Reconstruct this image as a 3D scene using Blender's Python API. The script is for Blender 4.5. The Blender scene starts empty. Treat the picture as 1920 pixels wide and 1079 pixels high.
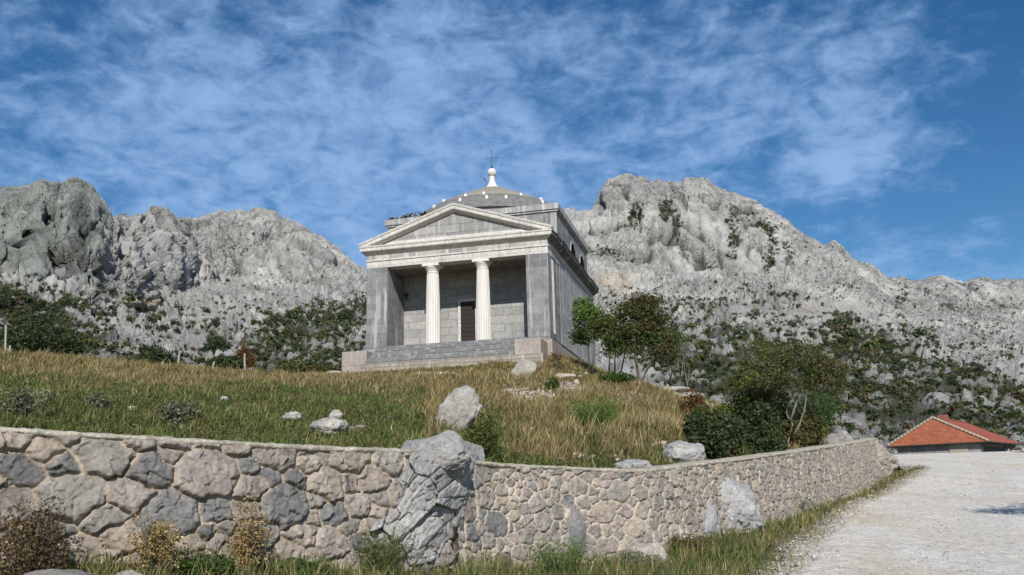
import bpy, bmesh, math, random, time
import numpy as np
from mathutils import Vector, Matrix
T0 = time.time()
random.seed(7)
RNG = np.random.default_rng(11)
SC = bpy.context.scene
COL = SC.collection

# ------------------------------------------------------------------ camera numbers (eye at the origin)
F, PITCH, ROLL = 1698.15, 0.2241, 0.0253
CP, SP, CR, SR = math.cos(PITCH), math.sin(PITCH), math.cos(ROLL), math.sin(ROLL)

def ray(px, py):
    px = np.asarray(px, float); py = np.asarray(py, float)
    a = (px - 960) / F; b = (539.5 - py) / F
    X = CR * a + SR * b; Y = -SR * a + CR * b
    return np.stack([X + 0 * Y, CP - Y * SP, SP + Y * CP], -1)

def at(px, py, d):
    r = ray(px, py)
    return r / r[..., 1:2] * np.asarray(d, float)[..., None]

def project(P):
    X = P[..., 0]; Y = -SP * P[..., 1] + CP * P[..., 2]; Z = CP * P[..., 1] + SP * P[..., 2]
    a = X / Z; b = Y / Z
    return 960 + F * (CR * a - SR * b), 539.5 - F * (SR * a + CR * b)

# ------------------------------------------------------------------ noise
def _hash(ix, iy, iz, seed):
    h = (ix.astype(np.int64) * 374761393 + iy.astype(np.int64) * 668265263 + iz.astype(np.int64) * 2147483647 + seed * 974634777) & 0xFFFFFFFF
    h = ((h ^ (h >> 13)) * 1274126177) & 0xFFFFFFFF
    h = ((h ^ (h >> 16)) * 2246822519) & 0xFFFFFFFF
    return (h ^ (h >> 15)) & 0xFFFFFFFF

def perlin(P, seed=0):
    P = np.asarray(P, np.float64)
    i = np.floor(P).astype(np.int64); f = P - i
    u = f * f * f * (f * (f * 6 - 15) + 10)
    res = 0
    for dx in (0, 1):
        wx = u[..., 0] if dx else 1 - u[..., 0]
        for dy in (0, 1):
            wy = u[..., 1] if dy else 1 - u[..., 1]
            for dz in (0, 1):
                wz = u[..., 2] if dz else 1 - u[..., 2]
                h = _hash(i[..., 0] + dx, i[..., 1] + dy, i[..., 2] + dz, seed)
                gx = ((h & 1023) / 511.5 - 1); gy = (((h >> 10) & 1023) / 511.5 - 1); gz = (((h >> 20) & 1023) / 511.5 - 1)
                res = res + wx * wy * wz * (gx * (f[..., 0] - dx) + gy * (f[..., 1] - dy) + gz * (f[..., 2] - dz))
    return res * 1.2

def fbm(P, octs=4, seed=0, gain=0.5, lac=2.03):
    a, s, t = 1.0, 0, 0
    P = np.asarray(P, float)
    for o in range(octs):
        s = s + a * perlin(P, seed + o * 17); t += a; a *= gain; P = P * lac + 3.7
    return s / t

def ridged(P, octs=4, seed=0, gain=0.5):
    a, s, t = 1.0, 0, 0
    P = np.asarray(P, float)
    for o in range(octs):
        s = s + a * (1 - 2 * np.abs(perlin(P, seed + o * 13))); t += a; a *= gain; P = P * 2.1 + 1.3
    return s / t

def worley(P, seed=0):
    """F1, F2 and a random number per nearest cell."""
    P = np.asarray(P, float)
    i = np.floor(P).astype(np.int64); f = P - i
    f1 = np.full(P.shape[:-1], 9.0); f2 = f1.copy(); cid = np.zeros(P.shape[:-1])
    for dx in (-1, 0, 1):
        for dy in (-1, 0, 1):
            for dz in (-1, 0, 1):
                h = _hash(i[..., 0] + dx, i[..., 1] + dy, i[..., 2] + dz, seed)
                d = ((dx + (h & 1023) / 1023. - f[..., 0]) ** 2 + (dy + ((h >> 10) & 1023) / 1023. - f[..., 1]) ** 2
                     + (dz + ((h >> 20) & 1023) / 1023. - f[..., 2]) ** 2)
                d = np.sqrt(d)
                m = d < f1
                f2 = np.where(m, f1, np.minimum(f2, d)); cid = np.where(m, (h % 997) / 997., cid); f1 = np.where(m, d, f1)
    return f1, f2, cid

def shards(P, seed=0):
    """cells with a random height and a random tilt each: broken rock"""
    P = np.asarray(P, float)
    i = np.floor(P).astype(np.int64); f = P - i
    f1 = np.full(P.shape[:-1], 9.0); f2 = f1.copy(); cid = np.zeros(P.shape[:-1]); tl = np.zeros(P.shape[:-1])
    for dx in (-1, 0, 1):
        for dy in (-1, 0, 1):
            for dz in (-1, 0, 1):
                h = _hash(i[..., 0] + dx, i[..., 1] + dy, i[..., 2] + dz, seed)
                vx = f[..., 0] - dx - (h & 1023) / 1023.; vy = f[..., 1] - dy - ((h >> 10) & 1023) / 1023.; vz = f[..., 2] - dz - ((h >> 20) & 1023) / 1023.
                d = np.sqrt(vx * vx + vy * vy + vz * vz)
                g = ((h * 2654435761) >> 7) & 0xFFFFFF
                t = vx * ((g & 255) / 127.5 - 1) + vy * (((g >> 8) & 255) / 127.5 - 1) + vz * (((g >> 16) & 255) / 127.5 - 1)
                m = d < f1
                f2 = np.where(m, f1, np.minimum(f2, d)); cid = np.where(m, (h % 997) / 997., cid); tl = np.where(m, t, tl); f1 = np.where(m, d, f1)
    return f2 - f1, cid, tl

def smooth(a, b, x):
    t = np.clip((x - a) / (b - a), 0, 1); return t * t * (3 - 2 * t)

# ------------------------------------------------------------------ object helpers
def tag(o, label=None, cat=None, group=None, kind=None):
    if label: o['label'] = label
    if cat: o['category'] = cat
    if group: o['group'] = group
    if kind: o['kind'] = kind
    return o

def empty(name, loc=(0, 0, 0), rz=0.0):
    o = bpy.data.objects.new(name, None); COL.objects.link(o); o.location = loc; o.rotation_euler = (0, 0, rz)
    o.empty_display_size = 0.3
    return o

def mesh_np(name, verts, faces, mat, parent=None, col=None, sm=False, uv=None):
    """faces: (n,k) array or list of such arrays."""
    me = bpy.data.meshes.new(name)
    verts = np.asarray(verts, np.float32)
    fl = faces if isinstance(faces, list) else [faces]
    fl = [np.asarray(f, np.int32) for f in fl if len(f)]
    nl = sum(f.size for f in fl); nf = sum(len(f) for f in fl)
    me.vertices.add(len(verts)); me.vertices.foreach_set('co', verts.ravel())
    me.loops.add(nl); me.loops.foreach_set('vertex_index', np.concatenate([f.ravel() for f in fl]))
    tot = np.concatenate([np.full(len(f), f.shape[1], np.int32) for f in fl])
    st = np.concatenate([[0], np.cumsum(tot)[:-1]]).astype(np.int32)
    me.polygons.add(nf); me.polygons.foreach_set('loop_start', st); me.polygons.foreach_set('loop_total', tot)
    if sm: me.polygons.foreach_set('use_smooth', np.ones(nf, bool))
    me.update(calc_edges=True)
    if col is not None:
        a = me.color_attributes.new('Col', 'FLOAT_COLOR', 'POINT')
        c = np.ones((len(verts), 4), np.float32); c[:, :3] = col
        a.data.foreach_set('color', c.ravel())
    o = bpy.data.objects.new(name, me); COL.objects.link(o)
    if mat: me.materials.append(mat)
    if parent: o.parent = parent
    return o

def grid_faces(ni, nj, off=0):
    i, j = np.meshgrid(np.arange(ni - 1), np.arange(nj - 1), indexing='ij')
    a = (i * nj + j + off).ravel()
    return np.stack([a, a + nj, a + nj + 1, a + 1], 1)

class MB:
    """collects simple solids and links them as ONE mesh object, UVs = metres by box projection"""
    def __init__(s): s.bm = bmesh.new()
    def poly(s, pts):
        vs = [s.bm.verts.new(p) for p in pts]
        try: return s.bm.faces.new(vs)
        except ValueError: return None
    def box(s, x0, x1, y0, y1, z0, z1, top=None):
        v = [(x0, y0, z0), (x1, y0, z0), (x1, y1, z0), (x0, y1, z0), (x0, y0, z1), (x1, y0, z1), (x1, y1, z1), (x0, y1, z1)]
        V = [s.bm.verts.new(p) for p in v]
        for f in ((0, 3, 2, 1), (4, 5, 6, 7), (0, 1, 5, 4), (1, 2, 6, 5), (2, 3, 7, 6), (3, 0, 4, 7)):
            s.bm.faces.new([V[k] for k in f])
        return s
    def prism(s, outline, axis, a0, a1):
        """outline of (p,q) pairs extruded along axis 'x','y' or 'z' from a0 to a1"""
        def mk(p, q, a): return {'x': (a, p, q), 'y': (p, a, q), 'z': (p, q, a)}[axis]
        A = [s.bm.verts.new(mk(p, q, a0)) for p, q in outline]; B = [s.bm.verts.new(mk(p, q, a1)) for p, q in outline]
        n = len(outline)
        s.bm.faces.new(A[::-1]); s.bm.faces.new(B)
        for k in range(n): s.bm.faces.new([A[k], A[(k + 1) % n], B[(k + 1) % n], B[k]])
        return s
    def loft(s, rings, cap=True):
        R = [[s.bm.verts.new(p) for p in r] for r in rings]
        n = len(R[0])
        for a, b in zip(R[:-1], R[1:]):
            for k in range(n): s.bm.faces.new([a[k], a[(k + 1) % n], b[(k + 1) % n], b[k]])
        if cap: s.bm.faces.new(R[0][::-1]); s.bm.faces.new(R[-1])
        return s
    def lathe(s, prof, cx, cy, n=32, flute=0, fd=0):
        rings = []
        for r, z in prof:
            ring = []
            for k in range(n):
                a = 2 * math.pi * k / n
                rr = r * (1 - (fd * (0.5 - 0.5 * math.cos(a * flute)) if flute else 0))
                ring.append((cx + rr * math.cos(a), cy + rr * math.sin(a), z))
            rings.append(ring)
        return s.loft(rings)
    def tube(s, pts, rad, n=8):
        pts = [Vector([float(c) for c in p]) for p in pts]
        rad = [float(r) for r in rad] if hasattr(rad, '__len__') else [float(rad)] * len(pts)
        rings = []
        for k, p in enumerate(pts):
            d = (pts[min(k + 1, len(pts) - 1)] - pts[max(k - 1, 0)]).normalized()
            u = d.orthogonal().normalized() if abs(d.z) > .9 else d.cross(Vector((0, 0, 1))).normalized()
            v = d.cross(u)
            rings.append([tuple(p + rad[k] * (u * math.cos(2 * math.pi * j / n) + v * math.sin(2 * math.pi * j / n))) for j in range(n)])
        return s.loft(rings)
    def build(s, name, mat, parent=None, sm=False, bevel=0.0, jitter=0.0):
        bm = s.bm
        bmesh.ops.recalc_face_normals(bm, faces=bm.faces)
        if bevel: bmesh.ops.bevel(bm, geom=bm.edges[:], offset=bevel, segments=1, affect='EDGES', profile=0.6)
        if jitter:
            rn = random.Random(len(bm.verts))
            for v in bm.verts: v.co += Vector([rn.uniform(-1, 1) * jitter for _ in range(3)])
        uv = bm.loops.layers.uv.new('UVMap')
        for f in bm.faces:
            n = f.normal; ax = max(range(3), key=lambda k: abs(n[k]))
            f.smooth = sm
            for l in f.loops:
                c = l.vert.co
                l[uv].uv = {0: (c.y + 3.37, c.z), 1: (c.x, c.z), 2: (c.x, c.y + .31)}[ax]
        me = bpy.data.meshes.new(name); bm.to_mesh(me); bm.free()
        o = bpy.data.objects.new(name, me); COL.objects.link(o)
        me.materials.append(getattr(mat, 'm', mat))
        if parent: o.parent = parent
        return o

# ------------------------------------------------------------------ materials
class NT:
    def __init__(s, name, rough=0.85, spec=0.25):
        s.m = bpy.data.materials.new(name); s.m.use_nodes = True
        s.t = s.m.node_tree; s.N = s.t.nodes; s.L = s.t.links
        s.b = s.N['Principled BSDF']; s.b.inputs['Roughness'].default_value = rough
        s.b.inputs['Specular IOR Level'].default_value = spec
        s.co = s.N.new('ShaderNodeTexCoord')
    def n(s, kind, **kw):
        x = s.N.new('ShaderNode' + kind)
        for k, v in kw.items(): setattr(x, k, v)
        return x
    def set(s, node, **kw):
        for k, v in kw.items(): node.inputs[k.replace('_', ' ')].default_value = v
        return node
    def noise(s, scale, detail=4, rough=.55, vec=None, dist=0.0):
        x = s.n('TexNoise'); x.inputs['Scale'].default_value = scale; x.inputs['Detail'].default_value = detail
        x.inputs['Roughness'].default_value = rough; x.inputs['Distortion'].default_value = dist
        s.L.new(vec if vec is not None else s.co.outputs['Object'], x.inputs['Vector'])
        return x.outputs['Fac']
    def mapping(s, scale, src=None, loc=(0, 0, 0), rot=(0, 0, 0)):
        x = s.n('Mapping'); x.inputs['Scale'].default_value = scale; x.inputs['Location'].default_value = loc; x.inputs['Rotation'].default_value = rot
        s.L.new(src if src is not None else s.co.outputs['Object'], x.inputs['Vector']); return x.outputs['Vector']
    def ramp(s, fac, stops):
        x = s.n('ValToRGB'); r = x.color_ramp
        while len(r.elements) > 1: r.elements.remove(r.elements[-1])
        for k, (p, c) in enumerate(stops):
            e = r.elements[0] if k == 0 else r.elements.new(p)
            e.position = p; e.color = (c, c, c, 1) if not hasattr(c, '__len__') else (*c, 1)
        s.L.new(fac, x.inputs['Fac']); return x.outputs['Color']
    def mix(s, fac, a, b, mode='MIX'):
        x = s.n('Mix', data_type='RGBA', blend_type=mode)
        for sock, v in ((x.inputs[0], fac), (x.inputs[6], a), (x.inputs[7], b)):
            if hasattr(v, 'is_linked') or isinstance(v, bpy.types.NodeSocket): s.L.new(v, sock)
            elif sock == x.inputs[0]: sock.default_value = v
            else: sock.default_value = (*v, 1) if hasattr(v, '__len__') else (v, v, v, 1)
        return x.outputs[2]
    def math(s, op, a, b=0.0):
        x = s.n('Math', operation=op)
        for k, v in ((0, a), (1, b)):
            if isinstance(v, bpy.types.NodeSocket): s.L.new(v, x.inputs[k])
            else: x.inputs[k].default_value = v
        return x.outputs[0]
    def attr(s, name='Col'):
        x = s.n('Attribute', attribute_name=name); return x.outputs['Color']
    def color(s, c):
        if isinstance(c, bpy.types.NodeSocket): s.L.new(c, s.b.inputs['Base Color'])
        else: s.b.inputs['Base Color'].default_value = (*c, 1)
        return s
    def bump(s, h, strength=0.5, dist=0.05):
        x = s.n('Bump'); x.inputs['Strength'].default_value = strength; x.inputs['Distance'].default_value = dist
        s.L.new(h, x.inputs['Height']); s.L.new(x.outputs['Normal'], s.b.inputs['Normal']); return s

def ashlar(name, c1, c2, joint, bw=1.05, bh=0.46, pale=(.62, .6, .57), dark=(.10, .10, .10), stain=.5, palev=.5, mort=.016, warm=None):
    t = NT(name, .9, .2)
    uv = t.co.outputs['UV']
    br = t.n('TexBrick'); br.offset = .43; br.offset_frequency = 2; br.squash = 1.35; br.squash_frequency = 3
    t.set(br, Scale=1.0, Mortar_Size=mort, Mortar_Smooth=.25, Bias=0.0, Brick_Width=bw, Row_Height=bh)
    br.inputs['Color1'].default_value = (*c1, 1); br.inputs['Color2'].default_value = (*c2, 1); br.inputs['Mortar'].default_value = (*joint, 1)
    t.L.new(uv, br.inputs['Vector'])
    c = br.outputs['Color']
    # blotchy weathering inside the blocks
    n1 = t.noise(1.1, 6, .62); n2 = t.noise(5.5, 6, .65)
    c = t.mix(t.ramp(n1, [(.35, 0), (.62, .55 * stain + .2)]), c, tuple(.62 * v for v in c1), 'MIX')
    c = t.mix(t.ramp(n2, [(.38, .35), (.66, 0)]), c, dark, 'MIX')
    # run-off streaks, stretched downwards
    st = t.noise(1.0, 5, .6, t.mapping((2.6, 2.6, .22)))
    c = t.mix(t.ramp(st, [(.54, 0), (.62, palev)]), c, pale)
    st2 = t.noise(1.0, 5, .6, t.mapping((3.4, 3.4, .3), loc=(7, 3, 1)))
    c = t.mix(t.ramp(st2, [(.55, 0), (.72, stain)]), c, dark)
    if warm:
        c = t.mix(t.ramp(t.noise(.7, 4, .6), [(.45, 0), (.7, .6)]), c, warm)
    c = t.mix(t.ramp(t.noise(26, 3, .6), [(.3, .22), (.6, 0)]), c, dark)
    t.color(c)
    h = t.math('ADD', t.math('MULTIPLY', br.outputs['Fac'], -1.0), t.math('MULTIPLY', t.noise(14, 6, .7), .9))
    t.bump(h, .55, .02)
    return t.m

def attr_mat(name, rough=.9, spec=.15, bs=0, bd=.02, bstr=.6, var=.25, vs=9, trans=0.0, fine=None):
    t = NT(name, rough, spec)
    c = t.attr()
    if var: c = t.mix(1.0, c, t.ramp(t.noise(vs, 6, .65), [(.25, 1 - var), (.75, 1 + var)]), 'MULTIPLY')
    if fine: c = t.mix(1.0, c, t.ramp(t.noise(fine, 5, .7), [(.3, .72), (.7, 1.22)]), 'MULTIPLY')
    t.color(c)
    if bs: t.bump(t.noise(bs, 8, .7), bstr, bd)
    if trans:
        tr = t.n('BsdfTranslucent'); mx = t.n('MixShader'); mx.inputs[0].default_value = trans
        t.L.new(c if isinstance(c, bpy.types.NodeSocket) else t.attr(), tr.inputs['Color'])
        out = t.N['Material Output']
        t.L.new(t.b.outputs[0], mx.inputs[1]); t.L.new(tr.outputs[0], mx.inputs[2]); t.L.new(mx.outputs[0], out.inputs['Surface'])
    return t.m

def flat(name, c, rough=.8, spec=.3, ns=8, var=.25, bs=30, metal=0):
    t = NT(name, rough, spec); t.b.inputs['Metallic'].default_value = metal
    t.color(t.mix(1.0, c, t.ramp(t.noise(ns, 6, .65), [(.28, 1 - var), (.72, 1 + var)]), 'MULTIPLY'))
    t.bump(t.noise(bs, 6, .7), .4, .01)
    return t.m

def mountain_mat():
    t = NT('mountain rock', .95, .08)
    c = t.attr()
    c = t.mix(1.0, c, t.ramp(t.noise(.22, 6, .65), [(.25, .82), (.75, 1.18)]), 'MULTIPLY')
    c = t.mix(1.0, c, t.ramp(t.noise(1.3, 5, .75), [(.3, .82), (.68, 1.2)]), 'MULTIPLY')
    # fissures: fine joints, taller than wide, bent by a slow noise
    wn = t.n('TexNoise'); wn.inputs['Scale'].default_value = .12; wn.inputs['Detail'].default_value = 4; t.L.new(t.co.outputs['Object'], wn.inputs['Vector'])
    wv = t.n('VectorMath', operation='MULTIPLY_ADD'); t.L.new(wn.outputs['Color'], wv.inputs[0]); wv.inputs[1].default_value = (9, 9, 9); t.L.new(t.co.outputs['Object'], wv.inputs[2])
    def vor(sc, seedloc):
        v = t.n('TexVoronoi', feature='DISTANCE_TO_EDGE'); v.inputs['Scale'].default_value = 1; v.inputs['Randomness'].default_value = 1
        t.L.new(t.mapping(sc, wv.outputs[0], loc=seedloc), v.inputs['Vector']); return v.outputs['Distance']
    v1 = vor((.30, .30, .13), (0, 0, 0)); v2 = vor((.75, .75, .42), (3, 1, 2))
    k1 = t.ramp(v1, [(.0, 1), (.07, 0)]); k2 = t.ramp(v2, [(.0, 1), (.09, 0)])
    gate = t.ramp(t.noise(.028, 4, .55), [(.44, .12), (.58, 1)])
    k1 = t.math('MULTIPLY', k1, gate); k2 = t.math('MULTIPLY', k2, gate)
    c = t.mix(t.math('MULTIPLY', k1, .42), c, (.12, .12, .11)); c = t.mix(t.math('MULTIPLY', k2, .16), c, (.15, .15, .13))
    t.color(c)
    h = t.math('ADD', t.math('MULTIPLY', k1, -1.3), t.math('ADD', t.math('MULTIPLY', k2, -.6), t.math('MULTIPLY', t.noise(.8, 9, .78), 2.4)))
    t.bump(h, .8, .9)
    return t.m
M_MOUNT = mountain_mat()
M_ROCK = attr_mat('boulder rock', .92, .15, bs=9, bd=.05, bstr=.9, var=.22, vs=4, fine=22)
M_WALL = attr_mat('rubble wall', .93, .12, bs=24, bd=.02, bstr=1.0, var=.26, vs=5, fine=30)
M_SOIL = attr_mat('soil', .97, .05, bs=7, bd=.06, bstr=.8, var=.3, vs=1.5, fine=9)
M_ROAD = attr_mat('gravel road', .95, .1, bs=22, bd=.03, bstr=.8, var=.12, vs=2.2, fine=34)
M_PEB = attr_mat('loose stone', .92, .1, bs=20, bd=.01, var=.15)
M_GRASS = attr_mat('grass blades', .8, .12, var=0, trans=.3)
M_LEAF = attr_mat('leaves', .75, .15, var=0, trans=.28)
M_SCRUB = attr_mat('scrub leaves', .85, .1, var=0, trans=.12)
M_BARK = flat('bark', (.10, .085, .07), .95, .1, 14, .35, 40)
M_BARKP = flat('pale bark', (.19, .17, .14), .95, .1, 14, .3, 40)
M_POST = flat('grey post wood', (.36, .33, .29), .95, .1, 10, .3, 40)

# ------------------------------------------------------------------ thin plate spline for the hand-placed ground
class TPS:
    def __init__(s, pts, lam=0.0):
        P = np.asarray(pts, float); s.c = P[:, :2]; n = len(P)
        K = s.k(np.linalg.norm(s.c[:, None] - s.c[None], axis=-1)) + lam * np.eye(n)
        Q = np.hstack([np.ones((n, 1)), s.c]); A = np.zeros((n + 3, n + 3)); A[:n, :n] = K; A[:n, n:] = Q; A[n:, :n] = Q.T
        s.w = np.linalg.solve(A, np.concatenate([P[:, 2], np.zeros(3)]))
    @staticmethod
    def k(r): return np.where(r > 1e-9, r * r * np.log(np.maximum(r, 1e-9)), 0)
    def __call__(s, x, y):
        x = np.asarray(x, float); y = np.asarray(y, float); out = s.w[-3] + s.w[-2] * x + s.w[-1] * y
        for (cx, cy), w in zip(s.c, s.w): out = out + w * s.k(np.hypot(x - cx, y - cy))
        return out

# wall line: px of the top edge, its y in the photograph, distance
WL = [(-420, 800, 5.6), (-200, 801, 6.3), (0, 806, 7.0), (200, 817, 7.45), (400, 830, 8.0), (600, 840, 8.8), (750, 845, 9.5), (835, 850, 10.05)]
WR = [(846, 860, 10.25), (872, 863, 10.5), (900, 868, 10.75), (975, 874, 11.2), (1050, 878, 11.65), (1125, 881, 12.0), (1200, 882, 12.4), (1250, 879, 13.0), (1300, 872, 13.8), (1400, 860, 15.8),
      (1500, 846, 18.9), (1560, 837, 22.2), (1610, 829, 26.0), (1645, 823, 29.6)]
WLp = np.array([at(*w) for w in WL]); WRp = np.array([at(*w) for w in WR])
WALL = np.vstack([WLp, WRp])

def resample(P, n):
    d = np.concatenate([[0], np.cumsum(np.linalg.norm(np.diff(P[:, :2], axis=0), axis=1))])
    s = np.linspace(0, d[-1], n)
    # smooth through the points with Catmull-like cubic (numpy only)
    m = np.gradient(P, d, axis=0)
    k = np.clip(np.searchsorted(d, s) - 1, 0, len(d) - 2); h = (d[k + 1] - d[k]); t = ((s - d[k]) / h)[:, None]; h = h[:, None]
    return (2 * t**3 - 3 * t**2 + 1) * P[k] + (t**3 - 2 * t**2 + t) * h * m[k] + (-2 * t**3 + 3 * t**2) * P[k + 1] + (t**3 - t**2) * h * m[k + 1], s

def plane_z(y): return -1.6 + .058 * y
lowpts = [tuple(at(*p)) for p in ((-200, 1120, 6.1), (0, 1068, 6.9), (200, 1062, 7.3), (400, 1060, 7.9), (600, 1064, 8.7), (750, 1068, 9.4), (900, 1062, 10.7), (1050, 1056, 11.6), (1200, 1046, 12.3), (1300, 1010, 13.7),
                                   (1400, 990, 15.7), (1500, 958, 18.8), (1600, 921, 25.5), (1660, 893, 30))]
lowpts += [(x, y, plane_z(y)) for x, y in ((-3, 3), (0, 2), (0, 6.5), (4, 3), (8, 3), (3.2, 9), (6, 12), (8, 16), (10, 20), (14, 26), (12, 9), (20, 16), (20, 30), (17, 36), (30, 40), (22, 50), (35, 60), (26, 60), (14, 60), (40, 30), (12, -3), (-4, -3))]
lowpts += [(-14, 2, -.9), (-14, 9, -.3), (-3.6, 6.0, -.72), (-2.2, 6.6, -.8)]
low_tps = TPS(lowpts, .02)
def low_z(x, y):
    x = np.asarray(x, float); y = np.asarray(y, float)
    yy = np.clip(y, -6, 60); xx = np.clip(x, -14, 45)
    z = low_tps(xx, yy)
    return z - .11 * np.maximum(y - 60, 0) + 0.0 * x

hillpts = []
for px, py, d in ((-200, 801, 6.7), (0, 806, 7.4), (200, 817, 7.85), (400, 830, 8.4), (600, 840, 9.2), (750, 847, 9.9), (900, 868, 11.2), (1050, 878, 12.1), (1200, 881, 12.9), (1300, 874, 14.2),
                  (1400, 864, 16.2), (1500, 851, 19.2), (1560, 845, 22.5), (1620, 840, 27)):
    p = at(px, py, d); hillpts.append((p[0], p[1], p[2] - .12))
for px, py, d in ((0, 765, 11), (0, 725, 18), (0, 692, 29), (0, 674, 42), (-300, 680, 42), (-300, 730, 15), (300, 780, 12), (300, 735, 20), (300, 708, 33), (300, 695, 46),
                  (600, 790, 14), (600, 745, 22), (600, 718, 34), (560, 708, 46), (640, 704, 51), (750, 802, 14), (760, 750, 22), (760, 718, 36), (760, 706, 47), (760, 696, 50.5),
                  (900, 800, 16), (900, 748, 25), (900, 712, 38), (900, 690, 49), (1040, 820, 16), (1040, 765, 25), (1040, 720, 37), (1040, 692, 48), (1000, 678, 49.5),
                  (1100, 700, 51), (1120, 692, 56), (1140, 765, 27), (1160, 728, 40), (1200, 724, 45), (1240, 780, 26), (1260, 742, 40), (1330, 770, 33), (1300, 748, 42), (1260, 820, 18),
                  (1380, 800, 26), (1420, 785, 34), (1480, 815, 28), (1540, 836, 27)):
    hillpts.append(tuple(at(px, py, d)))
hillpts += [(-9.6, 54, 7.1), (-5, 52.2, 7.25), (2, 50.2, 7.4), (5.5, 60, 6.6), (6, 70, 6.0), (-4, 70, 7.2), (-14, 60, 6.6), (-26, 55, 5.2), (-35, 48, 5.2), (12, 56, 2.0), (16, 48, -.1), (20, 42, -.6), (18, 34, -.9), (-14, 80, 5.5), (10, 80, 3.0), (0, 85, 6), (-40, 70, 2.5), (25, 60, -1)]
hill_tps = TPS(hillpts, .05)
def hill_z(x, y, detail=True):
    z = hill_tps(x, y)
    if detail:
        P = np.stack([np.asarray(x, float), np.asarray(y, float), 0 * np.asarray(x, float)], -1)
        z = z + .10 * fbm(P * .45, 3, 5) * smooth(6, 14, np.asarray(y, float)) * 1.6 + .05 * fbm(P * 1.7, 3, 9)
    return z

def hill_hit(px, py, dmax=75):
    """where the line of sight through a pixel meets the hillside"""
    d = np.linspace(6.5, dmax, 700); P = at(px + 0 * d, py + 0 * d, d)
    h = hill_z(P[:, 0], P[:, 1]); k = np.argmax(P[:, 2] < h)
    if not (P[:, 2] < h).any(): k = 60 + np.argmin((P[:, 2] - h)[60:] / d[60:])
    return Vector((P[k, 0], P[k, 1], h[k])), d[k]
def low_hit(px, py):
    d = np.linspace(4, 75, 900); P = at(px + 0 * d, py + 0 * d, d); h = low_z(P[:, 0], P[:, 1]); k = np.argmax(P[:, 2] < h)
    return Vector((P[k, 0], P[k, 1], h[k])), d[k]

# signed side of the wall line (positive = behind it, up the hill)
wl_dense, _ = resample(WALL, 700)
def wall_side(x, y):
    x = np.asarray(x, float); y = np.asarray(y, float); sh = x.shape; x = x.ravel(); y = y.ravel()
    out = np.empty(len(x))
    tx = np.gradient(wl_dense[:, 0]); ty = np.gradient(wl_dense[:, 1])
    for a in range(0, len(x), 20000):
        dx = x[a:a + 20000, None] - wl_dense[None, :, 0]; dy = y[a:a + 20000, None] - wl_dense[None, :, 1]
        d2 = dx * dx + dy * dy; k = d2.argmin(1); r = np.arange(len(k))
        out[a:a + 20000] = np.sqrt(d2[r, k]) * np.sign(tx[k] * dy[r, k] - ty[k] * dx[r, k])
    return out.reshape(sh)

# ================================================================== GROUND
def interp(x, tab): 
    t = np.asarray(tab, float); return np.interp(x, t[:, 0], t[:, 1])
ROAD_L = [(-10, -1.6), (5, .7), (10, 2.72), (14, 4.45), (20, 7.25), (26, 10.6), (30, 12.9), (36, 15.9), (40, 17.7), (46, 18.2), (53, 17.5), (60, 15.5), (63, 14)]
ROAD_R = [(-10, 8), (5, 7.6), (10, 9.2), (13.5, 10.8), (20, 15.2), (30, 20.5), (40, 25), (50, 28.6), (58, 31.5), (63, 33)]
def road_in(x, y): return np.minimum(x - interp(y, ROAD_L), interp(y, ROAD_R) - x)

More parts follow.
